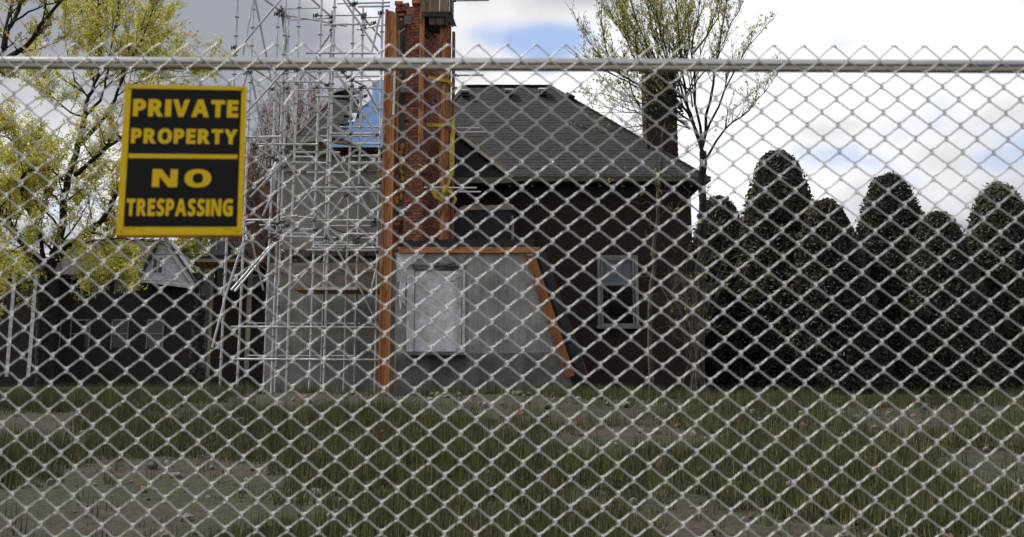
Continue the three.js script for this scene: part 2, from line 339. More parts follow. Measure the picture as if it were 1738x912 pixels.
// ---------------------------------------------------------------- the brick house with the hip roof
{
  const D = 28, RUN = 3.6, eaveR = P(1205, 303, D), ye = eaveR.y, xr = eaveR.x, ridgeR = P(935, 147, D + RUN), ridgeL = P(790, 147, D + RUN), yr = ridgeR.y;
  const xl = P(655, 303, D).x, back = -(D + 2 * RUN);
  const H = thing('brick_house', 'dark brick house with a charcoal shingled hip roof beside the timber braced chimney stack', 'house', V(2, GROUND, -30));
  const wallTop = ye - 0.12, zf = -D - 0.38, wx0 = xl + 0.42, wx1 = xr - 0.42;
  const bricks = []; const wl = P(1015, 440, -zf).x - 0.03, wr = P(1080, 440, -zf).x + 0.03, wt = P(1047, 434, -zf).y, wb = wt - 1.75, wy0 = GROUND - 0.5, rz = zf - 2.4, zb = back + 0.4;
  const blk = (x0, x1, y0, y1, z0, z1) => box((x0 + x1) / 2, (y0 + y1) / 2, (z0 + z1) / 2, x1 - x0, y1 - y0, z0 - z1);
  const wall = mesh(H, 'wall', [blk(wx0, wl + 0.05, wy0, wallTop, zf, rz), blk(wr - 0.05, wx1, wy0, wallTop, zf, rz), blk(wl + 0.05, wr - 0.05, wy0, wb + 0.05, zf, rz), blk(wl + 0.05, wr - 0.05, wt - 0.05, wallTop, zf, rz), blk(wx0, wx1, wy0, wallTop, rz - 0.002, zb)], M.darkMortar);
  brickFace(bricks, V(wx0, GROUND + 0.02, zf), V(1, 0, 0), V(0, 0, 1), wx1 - wx0, wallTop - GROUND - 0.04, brickDark.length, { proud: 0.008 });
  const kept = bricks.filter((e) => { const p = posOf(e); return !(p.x > wl - 0.08 && p.x < wr + 0.08 && p.y > wb - 0.05 && p.y < wt + 0.03); });
  const mid = P(1000, 400, D); shuffleNear(kept, (e) => posOf(e).distanceTo(mid));
  pieces(wall, 'brick', 'brickwork', kept, brickDark);
  brickFace(bricks.splice(0) && bricks, V(wx1, GROUND + 0.02, zf), V(0, 0, -1), V(1, 0, 0), zf - back - 0.4, wallTop - GROUND - 0.04, brickDark.length, { proud: 0.008 });
  pieces(wall, 'brick', 'gable_brickwork', bricks, brickDark, 0);
  // roof: four planes with thickness, shingles on the one that faces the street
  const A = V(xl, ye, -D), B = V(xr, ye, -D), C = V(xr, ye, back), E = V(xl, ye, back);
  const rg = new THREE.BufferGeometry(), q = [A, B, ridgeR, A, ridgeR, ridgeL, B, C, ridgeR, C, E, ridgeL, C, ridgeL, ridgeR, E, A, ridgeL, A, C, B, A, E, C];
  rg.setAttribute('position', new THREE.Float32BufferAttribute(q.flatMap((v) => [v.x, v.y, v.z]), 3)); rg.computeVertexNormals();
  const roof = mesh(H, 'roof', [uvBox(rg)], M.membrane); roof.userData.label = 'charcoal shingled hip roof';
  const up = V(0, yr - ye, -RUN), L = up.length(); up.divideScalar(L);
  const tiles = [];
  shingleSlope(tiles, A.clone(), V(1, 0, 0), up, xr - xl, L, shingleGrey.length, (s, t) => { const f = t / L; return [f * (ridgeL.x - xl), xr - xl - f * (xr - ridgeR.x)]; }, { tw: 0.26 });
  const vis = P(980, 240, D + 1.5); shuffleNear(tiles, (e) => posOf(e).distanceTo(vis));
  pieces(roof, 'shingle', 'shingle_courses', tiles, shingleGrey);
  // hip and ridge caps
  const caps = [];
  const cap = (a, b, w) => { const n = Math.round(a.distanceTo(b) / 0.3); for (let i = 0; i < n; i++) { const p = a.clone().lerp(b, i / n), r = a.clone().lerp(b, (i + 1.1) / n); p.y += 0.020; r.y += 0.026; caps.push(plank(p, r, 0.010, w)); } };
  cap(B, ridgeR, 0.16); cap(ridgeL, ridgeR, 0.20); cap(A, ridgeL, 0.16);
  mesh(roof, 'ridge_cap', caps, shingleGrey[1]);
  mesh(roof, 'ridge_vent', [box(P(968, 164, 31).x, P(968, 164, 31).y + 0.02, -30.95, 0.26, 0.05, 0.16, 0, -0.5)], M.membrane);
  // box vents
  for (const [px, py] of [[790, 164], [864, 163], [921, 162]]) {
    let d = D + 3, p; for (let i = 0; i < 12; i++) { p = P(px, py, d); d = D + (p.y - ye) / (yr - ye) * RUN; }
    const v = mesh(roof, 'roof_vent', [box(p.x, p.y + 0.05, p.z + 0.05, 0.19, 0.14, 0.2)], M.membrane);
    mesh(v, 'hood', [box(p.x, p.y + 0.145, p.z + 0.09, 0.235, 0.06, 0.30, 0, 0, 0.35)], M.frame);
    mesh(v, 'flashing', [box(p.x, p.y + 0.012, p.z, 0.42, 0.012, 0.46, 0, 0, 0.71)], shingleGrey[0]);
  }
  // eave: soffit, gutter, hangers
  mesh(roof, 'soffit', [box((xl + xr) / 2, ye - 0.06, -D - 0.25, xr - xl, 0.03, 0.6)], M.gutter);
  
  mesh(roof, 'gutter', [box((xl + xr) / 2, ye - 0.035, -D + 0.06, xr - xl, 0.11, 0.12), box((xl + xr) / 2, ye + 0.025, -D + 0.125, xr - xl, 0.014, 0.02)], M.gutter);
  for (const px of [827, 863, 902, 978, 1017, 1056, 1128, 1172]) { const p = P(px, 314, D + 0.2); mesh(roof, 'eave_hook', [box(p.x, p.y + 0.03, p.z, 0.035, 0.10, 0.04), box(p.x + 0.02, p.y - 0.03, p.z, 0.07, 0.045, 0.05)], M.frame); }
  // window with sashes
  const win = mesh(H, 'window', [blk(wl + 0.052, wr - 0.052, wb + 0.052, wt - 0.052, rz + 0.03, rz + 0.004)], M.plywood);
  const fw = 0.075, wm = wt - 0.72;
  mesh(win, 'frame', [box(wl + fw / 2, (wt + wb) / 2, zf + 0.03, fw, wt - wb, 0.12), box(wr - fw / 2, (wt + wb) / 2, zf + 0.03, fw, wt - wb, 0.12), box((wl + wr) / 2, wt - fw / 2, zf + 0.032, wr - wl - 0.01, fw, 0.12), box((wl + wr) / 2, wb + fw / 2, zf + 0.05, wr - wl + 0.08, fw, 0.2)], M.frame);
  const sash = (y0, y1, z) => { const a = wl + fw + 0.012, b = wr - fw - 0.012, t = 0.05; return [box(a + t / 2, (y0 + y1) / 2, z, t, y1 - y0, 0.04), box(b - t / 2, (y0 + y1) / 2, z, t, y1 - y0, 0.04), box((a + b) / 2, y1 - t / 2, z + 0.001, b - a - 0.01, t, 0.04), box((a + b) / 2, y0 + t / 2, z + 0.001, b - a - 0.01, t, 0.04)]; };
  mesh(win, 'sash', sash(wm, wt - fw, zf + 0.055), M.frame); mesh(win, 'sash', sash(wb + fw, wm + 0.03, zf + 0.012), M.frame);
  mesh(win, 'pane', [box((wl + wr) / 2, (wm + wt - fw) / 2, zf + 0.055, wr - wl - 0.25, wt - fw - wm - 0.08, 0.004)], M.pane);
  mesh(win, 'pane', [box((wl + wr) / 2, (wm + wb + fw) / 2, zf + 0.012, wr - wl - 0.25, wm - wb - fw - 0.06, 0.004)], M.pane);
  mesh(win, 'blind', [box((wl + wr) / 2, (wm + wt - fw) / 2, zf + 0.022, wr - wl - 0.19, wt - fw - wm - 0.02, 0.006)], M.blind);
  // projecting dark sided gable and bay
  const DG = 27.1, pk = P(757, 206, DG), rc = P(872, 296, DG), lc = V(2 * pk.x - rc.x, rc.y, rc.z), gy = P(820, 305, DG).y;
  const gable = mesh(H, 'gable', [prism([V(lc.x + 0.12, gy, -DG - 0.12), V(rc.x - 0.12, gy, -DG - 0.12), V(pk.x, pk.y - 0.1, -DG - 0.12)], 1.3)], M.siding);
  const lap = (y, x0, x1, z) => box((x0 + x1) / 2, y, z, x1 - x0, 0.095, 0.018, 0, 0, 0.10);
  const slope = (pk.y - rc.y) / (rc.x - pk.x);
  for (let y = gy + 0.05; y < pk.y - 0.3; y += 0.092) { const hw = (pk.y - y) / slope - 0.22; mesh(gable, 'siding_board', [lap(y, pk.x - hw, pk.x + hw, -DG - 0.105)], M.siding); }
  const gd = V(0, 0, -2.6);
  for (const c of [rc, lc]) {
    const slab = new THREE.BufferGeometry(), o = V(0, 0.07, 0), pts = [pk, c, c.clone().add(gd), pk.clone().add(gd)], w = [...pts.map((v) => v.clone().add(o)), ...pts];
    const ix = [0, 1, 2, 0, 2, 3, 4, 6, 5, 4, 7, 6, 0, 5, 1, 0, 4, 5, 1, 6, 2, 1, 5, 6, 2, 7, 3, 2, 6, 7];
    slab.setAttribute('position', new THREE.Float32BufferAttribute(ix.flatMap((i) => [w[i].x, w[i].y, w[i].z]), 3)); slab.computeVertexNormals();
    mesh(gable, 'gable_roof', [uvBox(slab)], shingleGrey[2]);
    const a = pk.clone().add(V(0, -0.045, 0.02)), b = c.clone().add(V(0, -0.045, 0.02));
    mesh(gable, 'rake_board', [plank(a, b, 0.13, 0.03), plank(a.clone().add(V(0, 0.085, 0.012)), b.clone().add(V(0, 0.085, 0.012)), 0.03, 0.04)], M.cream);
  }
  const e0 = P(770, 306, DG), e1 = P(868, 306, DG);
  mesh(gable, 'cornice', [box((lc.x + e1.x) / 2, e0.y, -DG - 0.1, e1.x - lc.x, 0.13, 0.22)], M.gutter);
  const b0 = P(757, 380, 27.4), b1 = P(868, 380, 27.4), bt = P(820, 357, 27.4).y;
  const bay = mesh(H, 'bay', [box((b0.x + b1.x) / 2, (bt + GROUND) / 2, -27.4 - 0.5, b1.x - b0.x, bt - GROUND, 1.0)], M.siding);
  for (let y = bt - 0.06; y > P(800, 425, 27.4).y; y -= 0.092) mesh(bay, 'siding_board', [lap(y, b0.x + 0.01, b1.x - 0.06, -27.385)], M.siding);
  mesh(bay, 'trim_board', [plank(P(786, 353, 27.36), P(872, 352, 27.36), 0.11, 0.05), plank(P(768, 374, 27.36), P(786, 353, 27.355), 0.11, 0.05)], M.cream);
  mesh(H, 'downpipe', [bar(P(870, 372, 27.34), P(870, 470, 27.34), 0.035), bar(P(869, 366, 27.34), P(870, 373, 27.34), 0.03)], M.frame);
  // side chimney through the hip
  const c0 = P(1098, 200, 29).x, c1 = P(1150, 200, 29).x, ct = P(1124, 108, 29).y, cb = ye - 0.3;
  const ch = mesh(H, 'chimney', [box((c0 + c1) / 2, (ct + GROUND) / 2, -29.45, c1 - c0 - 0.02, ct - GROUND, 0.88)], M.darkMortar);
  const cbr = []; brickFace(cbr, V(c0, cb, -29.0), V(1, 0, 0), V(0, 0, 1), c1 - c0, ct - cb - 0.1, brickDark.length); brickFace(cbr, V(c0, cb, -29.9), V(0, 0, 1), V(-1, 0, 0), 0.9, ct - cb - 0.1, brickDark.length);
  pieces(ch, 'brick', 'brickwork', cbr, brickDark);
  mesh(ch, 'crown', [box((c0 + c1) / 2, ct + 0.03, -29.45, c1 - c0 + 0.12, 0.1, 1.02)], M.concrete);
  mesh(ch, 'flashing', [plank(P(1100, 266, 28.95), P(1100, 283, 28.95), 0.05, 0.02, V(1, 0, 0))], M.white);
}

// ---------------------------------------------------------------- the brick chimney stack kept standing with timbers and straps
const TOWER = {};
{
  const a = 20 * Math.PI / 180, corner = P(718, 200, 26.3), xF = V(Math.cos(a), 0, Math.sin(a)), nF = V(-Math.sin(a), 0, Math.cos(a)), xS = V(Math.sin(a), 0, -Math.cos(a)), nS = V(Math.cos(a), 0, Math.sin(a));
  const W = 0.46, Dp = 1.25, y0 = GROUND, y1 = P(705, 8, 26.3).y, o = corner.clone().addScaledVector(xF, -W);
  const S = thing('brick_chimney_stack', 'tall broken red brick chimney stack held between upright orange timbers', 'chimney', V(corner.x, GROUND, corner.z));
  const c = corner.clone().addScaledVector(xF, -W / 2).addScaledVector(xS, Dp / 2);
  mesh(S, 'core', [box(c.x, (y0 + y1) / 2, c.z, W - 0.03, y1 - y0, Dp - 0.03, -a)], M.mortar);
  const list = [], yb = P(700, 412, 26.3).y - 0.4;
  brickFace(list, V(o.x, yb, o.z), xF, nF, W, y1 - yb, brickRed.length, { proud: 0.016, lost: 0.02 });
  brickFace(list, V(corner.x, yb, corner.z), xS, nS, Dp, y1 - yb, brickRed.length, { proud: 0.014, lost: 0.03 });
  shuffleNear(list, (e) => posOf(e).distanceTo(V(corner.x, posOf(e).y, corner.z)));
  pieces(S, 'brick', 'brickwork', list, brickRed);
  // rough broken brick ends at the left edge and on top
  const rub = [];
  for (let i = 0; i < 90; i++) { const y = rr(yb, y1 - 0.1), k = rr(0.0, 0.16); rub.push({ matrix: M4(V(o.x - k, y, o.z - rr(0, 0.25) + k * 0.1), xF, V(0, 1, 0), nF, rr(0.06, 0.16), 0.062, 0.1), m: Math.floor(rnd() * brickRed.length) }); }
  for (let i = 0; i < 14; i++) rub.push({ matrix: M4(V(P(rr(672, 690), 0, 26.4).x, P(680, rr(0, 12), 26.4).y, -26.5 - rr(0, 0.3)), V(1, rr(-0.3, 0.3), rr(-0.3, 0.3)).normalize(), V(rr(-0.3, 0.3), 1, 0).normalize(), V(0, 0, 1), rr(0.1, 0.2), rr(0.05, 0.08), 0.1), m: Math.floor(rnd() * brickRed.length) });
  pieces(S, 'broken_brick', 'broken_bricks', rub, brickRed);
  const slab = (x0, y0p, x1, y1p, D, d, m, n) => mesh(S, n, [rect(x0, y0p, x1, y1p, D, d)], m);
  slab(686, 26, 698, 41, 26.24, 0.06, M.concrete, 'mortar_patch'); slab(679, 146, 701, 157, 26.2, 0.06, M.concrete, 'mortar_patch'); slab(670, 351, 694, 360, 26.2, 0.1, M.concrete, 'mortar_patch');
  slab(667, 14, 690, 420, 26.75, 0.1, M.oldWood, 'backing'); slab(677, 34, 687, 352, 26.42, 0.05, M.insul, 'insulation_board');
  slab(672.5, 52, 677, 262, 26.36, 0.04, M.timberPale, 'lath'); slab(683, 60, 686, 140, 26.38, 0.03, M.siding, 'lath');
  mesh(S, 'conduit', [bar(P(670.5, 28, 26.25), P(671, 120, 26.15), 0.03), bar(P(670, 118, 26.1), P(668, 195, 26.05), 0.03)], M.white);
  mesh(S, 'conduit', [bar(P(675, 58, 26.2), P(687, 48, 26.1), 0.01)], M.steelPale);
  const blobs = []; for (let i = 0; i < 34; i++) { const t = i / 33, g = new THREE.IcosahedronGeometry(rr(0.03, 0.06), 1); g.scale(0.8, rr(0.8, 1.5), 0.8); const p = P(rr(678, 683.5) - (t > 0.9 ? 8 : 0), 248 + t * 98 + rr(-3, 3), 26.36); g.translate(p.x, p.y, p.z); blobs.push(g); }
  mesh(S, 'spray_foam', blobs, M.foam);
  const wires = new Tubes(); for (let i = 0; i < 5; i++) { const q = P(rr(717, 727), rr(50, 300), 25.9), pts = []; for (let k = 0; k < 6; k++) pts.push(q.clone().add(V(rr(-0.12, 0.12), -k * 0.08 + rr(-0.03, 0.03), rr(-0.04, 0.1)))); wires.add(pts, pts.map(() => 0.006), 4); }
  mesh(S, 'loose_wire', [wires.geometry()], M.steelWorn);

  // upright timbers: each laminated from boards
  const post = (label, x0, x1, D, d, t, b, n, m) => {
    const xm = (x0 + x1) / 2, A0 = P(xm, 245, D), w = (x1 - x0) / F * D, yt = P(xm, t, D).y, yb2 = b > 600 ? groundY(A0.x, A0.z) - 0.1 : P(xm, b, D).y;
    const T = thing('timber_post', label, 'timber post', V(A0.x, yb2, A0.z));
    for (let i = 0; i < n; i++) { const bw = w / n, jt = rr(-0.1, 0.02), zo = rr(0, 0.03); mesh(T, 'board', [box(A0.x - w / 2 + (i + 0.5) * bw, (yt + jt + yb2) / 2, -D - d / 2 - zo, bw - 0.004, yt + jt - yb2, d)], m[i % m.length]); }
    return T;
  };
  post('broad orange laminated timber upright along the scaffold side of the brick stack', 649, 668.5, 26.1, 0.30, 14, 700, 4, [M.timber, M.timberDark, M.timber, M.timberPale]).children[3].material = M.timber;
  post('narrow orange timber stud fixed on the front corner of the brick stack', 709, 717.5, 26.0, 0.1, 4, 246, 1, [M.timber]);
  post('wide brown timber upright carrying the yellow straps near the hip roof', 744.5, 764, 26.2, 0.24, 42, 412, 2, [M.timber, M.timberDark]);
  post('thin dark timber strip behind the strapped upright next to the hip roof', 765.5, 771, 26.5, 0.2, 50, 412, 1, [M.timberDark]);

  // weathered box and flashing at the top
  const pb = thing('plywood_box', 'weathered plywood box sitting on top of the strapped timbers', 'box', P(740, 20, 26.2));
  const pr = (x0, x1) => mesh(pb, 'panel', [rect(x0, -40, x1, 20, 26.0, 0.05)], M.plywood);
  pr(714, 746); pr(746.6, 763); mesh(pb, 'side_panel', [rect(763.5, -40, 767, 22, 26.05, 1.1)], M.oldWood); mesh(pb, 'floor', [rect(716, 19, 763, 22, 26.06, 1.0)], M.oldWood);
  mesh(pb, 'batten', [rect(699, -20, 714, 5, 26.02, 0.3)], M.timber);
  const fl = thing('black_flashing', 'black membrane flashing hanging below the plywood box', 'flashing', P(745, 26, 26));
  mesh(fl, 'sheet', [rect(719, 21, 762, 28, 25.97, 0.9)], M.membrane);
  const flap = prism([P(762, 26, 25.95), P(768, 25, 25.95), P(775, 45, 25.95), P(767, 43, 25.95), P(764, 41, 25.95), P(757, 33, 25.95), P(757, 28, 25.95)], 0.02); mesh(fl, 'flap', [flap], M.membrane);
  mesh(fl, 'hood', [rect(728, 29, 758, 42, 26.02, 0.7)], M.oldWood);

  // yellow straps
  const ribbon = (pts, w, t = 0.006) => { // a band through points, w wide
    const out = []; for (let i = 0; i + 1 < pts.length; i++) out.push(plank(pts[i], pts[i + 1].clone().addScaledVector(pts[i + 1].clone().sub(pts[i]).normalize(), 0.012), w, t, V(0.02, 1, 0.03))); return out; };
  const strapT = (label, at) => thing('ratchet_strap', label, 'strap', at);
  let s = strapT('yellow strap wrapped round the timber upright just below the fence rail', P(745, 135, 26));
  mesh(s, 'webbing', [...ribbon([P(727, 131, 25.95), P(741, 134.5, 26.12), P(752, 136, 26.15), P(761, 137, 26.15), P(768, 146, 26.2), P(772.5, 152, 26.3)], 0.075)], M.strap);
  mesh(s, 'buckle', [bar(P(768, 150, 26.15), P(776, 149, 26.15), 0.03), bar(P(770, 126, 26.15), P(779, 129, 26.15), 0.028)], M.coupler);
  s = strapT('yellow strap wrapped round the timber upright halfway up the stack', P(745, 212, 26));
  mesh(s, 'webbing', [...ribbon([P(724, 212, 25.95), P(742, 212.5, 26.14), P(755, 211.5, 26.15), P(768, 209.5, 26.2)], 0.075)], M.strap);
  s = strapT('long yellow strap hanging straight down the edge of the timber upright', P(767, 250, 26));
  const vband = (pts, w) => { const out = []; for (let i = 0; i + 1 < pts.length; i++) out.push(plank(pts[i], pts[i + 1].clone().lerp(pts[i], -0.05), w[i], 0.008, V(1, 0, 0.25))); return out; };
  mesh(s, 'webbing', vband([P(770, 200, 26.12), P(768.5, 226, 26.1), P(767, 250, 26.1), P(767, 276, 26.1), P(766, 296, 26.1), P(760, 316, 26.1)], [0.06, 0.10, 0.115, 0.11, 0.06]), M.strap);
  s = strapT('bunched yellow strap knotted round the steel tubes low on the timber upright', P(755, 330, 26));
  mesh(s, 'webbing', [...ribbon([P(731, 320, 25.9), P(744, 322, 26.02), P(756, 318, 26.04), P(766, 324, 26.0)], 0.07), ...ribbon([P(733, 322, 25.95), P(740, 334, 25.98), P(751, 337, 26.0)], 0.085), ...vband([P(757, 314, 26.0), P(753, 326, 25.95), P(748, 341, 26.0)], [0.09, 0.085]), ...ribbon([P(758, 322, 25.98), P(768, 328, 25.95), P(774, 338, 26.05), P(770, 345, 26.05)], 0.06)], M.strap);
  // steel tubes that tie the stack
  const tube = (label, a, b, r = 0.024) => { const T = thing('steel_tie_tube', label, 'steel tube', a); mesh(T, 'tube', [bar(a, b, r, 10)], M.steelPale); mesh(T, 'clamp', [bar(a.clone().lerp(b, 0.06), a.clone().lerp(b, 0.12), r * 1.6, 8)], M.coupler); };
  tube('single steel tie tube sticking out just below the fence rail above the roof vents', P(768, 128, 26.1), P(821, 127.6, 26.1), 0.02);
  tube('upper of two steel tie tubes sticking out at the middle strap', P(770, 217.5, 26.4), P(815, 217.5, 26.4), 0.02);
  tube('lower of two steel tie tubes sticking out at the middle strap', P(770, 225, 26.2), P(826, 224.5, 26.2), 0.02);
  tube('upper of two steel tie tubes running through the bunched yellow strap', P(720, 318.5, 26.0), P(809, 319.2, 26.0), 0.022);
  tube('lower of two steel tie tubes running through the bunched yellow strap', P(772, 326, 26.1), P(816, 326, 26.1), 0.022);
  tube('steel tube end sticking out beside the plywood box', P(766, 0.5, 26.1), P(830, -0.5, 26.1), 0.03);
}

// ---------------------------------------------------------------- the grey annex in front of the stack
{
  const D = 25.6, T = thing('grey_annex', 'grey rendered annex with an orange timber edge below the brick stack', 'annex', P(790, 620, D));
  const p = (x, y) => P(x, y, D);
  mesh(T, 'wall', [prism([p(672, 429), p(899, 429), p(960, 640), V(p(960, 640).x, GROUND - 0.3, -D), V(p(672, 500).x, GROUND - 0.3, -D)], 1.0)], M.stucco);
  mesh(T, 'render_panel', [prism([p(690, 430), p(792, 430), p(792.6, 600), p(690, 600)].map((q) => q.setZ(-D + 0.012)), 0.011)], M.stucco); mesh(T, 'render_panel', [prism([p(793.2, 430), p(846, 430), p(846, 600), p(793.8, 600)].map((q) => q.setZ(-D + 0.014)), 0.013)], M.stucco); mesh(T, 'render_panel', [prism([p(846.8, 430), p(897, 430), p(946, 598), p(846.8, 600)].map((q) => q.setZ(-D + 0.012)), 0.011)], M.stucco);
  mesh(T, 'fascia_board', [plank(P(676, 424.5, D - 0.06), P(917, 424.5, D - 0.06), 0.125, 0.06)], M.timber);
  mesh(T, 'membrane_roof', [rect(684, 409, 906, 419, D - 0.02, 1.05)], M.membrane);
  mesh(T, 'rake_board', [plank(P(899, 431, D - 0.05), P(968, 640, D - 0.05), 0.20, 0.05)], M.timberDark);
  mesh(T, 'rake_flashing', [plank(P(918, 426, D - 0.02), P(990, 640, D - 0.02), 0.18, 0.2)], M.membrane);
  mesh(T, 'rake_trim', [plank(P(924, 426, D - 0.08), P(998, 640, D - 0.08), 0.025, 0.03)], M.timberPale);
  // door leaf with frame
  const d = mesh(T, 'door', [rect(704, 460, 783, 597, D - 0.035, 0.033)], M.white); d.userData.label = 'white door with red marks';
  mesh(d, 'door_frame', [rect(690, 457, 702.5, 597, D - 0.07, 0.068)], M.white); mesh(d, 'door_frame', [rect(784.5, 457, 789, 597, D - 0.07, 0.068)], M.white); mesh(d, 'threshold', [rect(688, 597.5, 792, 603, D - 0.35, 0.34)], M.concrete);
  mesh(d, 'lintel', [rect(700, 449, 790, 457.5, D - 0.08, 0.078)], M.concrete);
  const mk = []; for (const [x0, y0, x1, y1] of [[764, 469, 776, 468], [767, 465, 767, 480], [763, 478, 773, 477], [773, 474, 786, 470], [779, 466, 779, 488]]) mk.push(plank(P(x0, y0, D - 0.034), P(x1, y1, D - 0.034), 0.014, 0.004));
  mesh(d, 'chalk_mark', mk, mat(0.30, 0.05, 0.06, 0.8));
  // torn pale sheathing
  const rag = (pts, dz, m, n = 'torn_sheathing') => mesh(T, n, [prism(pts.map(([x, y]) => P(x, y, D - dz)), 0.012)], m);
  rag([[674, 430.5], [722, 430.5], [716, 438], [708, 440], [704, 447], [697, 449], [690.5, 455], [690, 478], [687, 492], [688, 520], [683, 512], [679, 530], [676, 500], [678, 476], [675, 480], [673.5, 452]], 0.03, M.white);
  rag([[776, 430], [795, 430], [792, 436], [786, 441], [783, 447], [779, 441]], 0.03, M.band);
  rag([[893, 431], [906, 431], [902, 435], [896, 434]], 0.09, M.band);
  mesh(T, 'base_plinth', [prism([P(672, 600, D - 0.03), P(953, 600, D - 0.03), V(P(985, 600, D).x, GROUND - 0.3, -D + 0.03), V(P(672, 500, D).x, GROUND - 0.3, -D + 0.03)], 0.026)], M.concrete);
  const deb = []; for (let i = 0; i < 30; i++) { const q = P(rr(735, 784), rr(447, 452), D - 0.1); deb.push(box(q.x, q.y, q.z, rr(0.03, 0.16), rr(0.01, 0.03), rr(0.03, 0.06), rr(-0.3, 0.3), rr(-0.4, 0.4))); } mesh(T, 'crumbled_render', deb, M.concrete);
  const gr = []; for (let i = 0; i < 60; i++) { const q = P(rr(684, 905), 410, D + rr(0.1, 0.9)); gr.push(box(q.x, q.y + 0.01, q.z, rr(0.03, 0.12), rr(0.02, 0.07), rr(0.03, 0.1), rr(-1, 1), rr(-0.4, 0.4))); } mesh(T, 'roof_debris', gr, M.membrane);
}

// ---------------------------------------------------------------- the half demolished house behind the scaffold
{
  const D = 31.5, H = thing('damaged_house', 'half demolished grey rendered house with torn roof behind the scaffold', 'house', P(570, 620, D));
  const x0 = P(481, 350, D).x, x1 = P(700, 350, D).x, yt = P(560, 268, D).y, ym = P(560, 424, D).y, yl = P(560, 452, D).y;
  mesh(H, 'wall', [box((x0 + x1) / 2, (yt + ym) / 2, -D - 0.2, x1 - x0, yt - ym, 0.4)], M.stucco);
  mesh(H, 'side_wall', [box(x0 + 0.1, (yt + GROUND) / 2, -D - 2.6, 0.2, yt - GROUND - 0.1, 4.4)], M.stucco);
  mesh(H, 'cornice', [rect(479, 270, 700, 289, D - 0.06, 0.08)], M.band); mesh(H, 'cornice_lip', [rect(478, 288.6, 700, 290.6, D - 0.10, 0.13)], M.band);
  mesh(H, 'recess', [box((x0 + x1) / 2, (ym + yl) / 2, -D - 1.4, x1 - x0, ym - yl, 0.2)], M.stucco);
  mesh(H, 'ledge', [rect(484, 424, 700, 434, D - 0.1, 0.8)], M.oldWood);
  mesh(H, 'lower_wall', [box((x0 + x1) / 2, (yl + GROUND) / 2 - 0.1, -D + 0.3, x1 - x0 + 0.3, yl - GROUND + 0.2, 1.2)], M.stucco);
  const rag = (pts, dz, m, n) => mesh(H, n, [prism(pts.map(([x, y]) => P(x, y, D - dz)), 0.02)], m);
  rag([[458, 452], [478, 449], [500, 453], [520, 450], [545, 452], [580, 450], [612, 453], [640, 451], [640, 460], [622, 463], [600, 459], [578, 466], [560, 461], [533, 468], [510, 462], [490, 468], [478, 462], [460, 470]], 0.93, M.band, 'torn_sheathing');
  rag([[463, 288], [470, 292], [468, 305], [466, 320], [462, 322], [461, 300]], 0.2, M.white, 'torn_sheathing');
  // opened top: dark loft, rubble of bricks and boards along the wall head
  mesh(H, 'loft', [rect(484, 246, 700, 270, D + 1.6, 0.15)], M.oldWood);
  const rub = []; for (let i = 0; i < 150; i++) { const q = P(rr(566, 655), 262 - Math.abs(rr(-1, 1)) * 14 + 3, D + rr(0.15, 0.8)); rub.push({ matrix: M4(q, V(1, rr(-0.3, 0.3), rr(-0.5, 0.5)).normalize(), V(rr(-0.3, 0.3), 1, rr(-0.2, 0.2)).normalize(), V(0, 0, 1), rr(0.08, 0.22), rr(0.05, 0.09), 0.1), m: Math.floor(rnd() * brickRed.length) }); }
  pieces(H, 'loose_brick', 'loose_bricks', rub, brickRed);
  const bd = []; for (let i = 0; i < 14; i++) { const a = rr(490, 630), b = a + rr(14, 50), y = rr(258, 274); bd.push(plank(P(a, y, D + rr(0, 0.6)), P(b, y + rr(-5, 5), D + rr(0, 0.6)), rr(0.04, 0.12), 0.03)); } mesh(H, 'broken_board', bd, M.oldWood);
  // torn roof slope, its shingles stop at a ragged edge
  const eL = P(499, 236, 31.0), eR = P(590, 236, 31.0), apex = P(583, 152, 34.0), up = V(0, apex.y - eL.y, -3.0), L = up.length(); up.divideScalar(L);
  const roof = mesh(H, 'roof', [(() => { const g = new THREE.BufferGeometry(), t = (x, y) => { const k = clamp((236 - y) / 84); return P(x, y, 31.0 + 3 * k); }, r = [t(499, 236), t(578, 236), t(579, 222), t(584, 207), t(594, 204), t(596, 194), t(604, 188), t(599, 178), t(592, 162), t(583, 152), t(572, 156), t(560, 173)]; const q = []; for (let i = 1; i + 1 < r.length; i++) q.push(r[0], r[i], r[i + 1]); g.setAttribute('position', new THREE.Float32BufferAttribute(q.flatMap((v) => [v.x, v.y, v.z]), 3)); g.computeVertexNormals(); return uvBox(g); })()], new THREE.MeshStandardMaterial({ color: rgb(0.03, 0.03, 0.032), roughness: 0.95, side: THREE.DoubleSide, map: tMottle }));
  const list = [], wx = P(610, 236, 31.0).x - eL.x;
  const rightAt = (y) => [[236, 578], [222, 580], [207, 588], [195, 597], [187, 606], [178, 600], [162, 592], [152, 584]].reduce((r, [a, x], i, all) => { const nx = all[i + 1]; return nx && y <= a && y >= nx[0] ? mix(x, nx[1], (a - y) / (a - nx[0])) : r; }, 584);
  shingleSlope(list, eL.clone(), V(1, 0, 0), up, wx, L, shingleGrey.length, (s, t, w) => { const y = 236 - 84 * t / L, xw = eL.x + s, d = 31 + 3 * t / L, px = CX + xw * F / (d * cP + (mix(eL.y, apex.y, t / L) - EYE.y) * sP); return px > mix(499, 578, Math.pow(t / L, 0.93)) - 1 && px < rightAt(y) + rr(-3, 4); }, { tw: 0.34, exp: 0.20 });
  list.forEach((e) => { e.m %= shingleTorn.length; }); pieces(roof, 'shingle', 'shingle_courses', list, shingleTorn);
  mesh(roof, 'rake_trim', [plank(P(497, 235, 31), P(579, 152, 33.95), 0.05, 0.08)], M.oldWood);
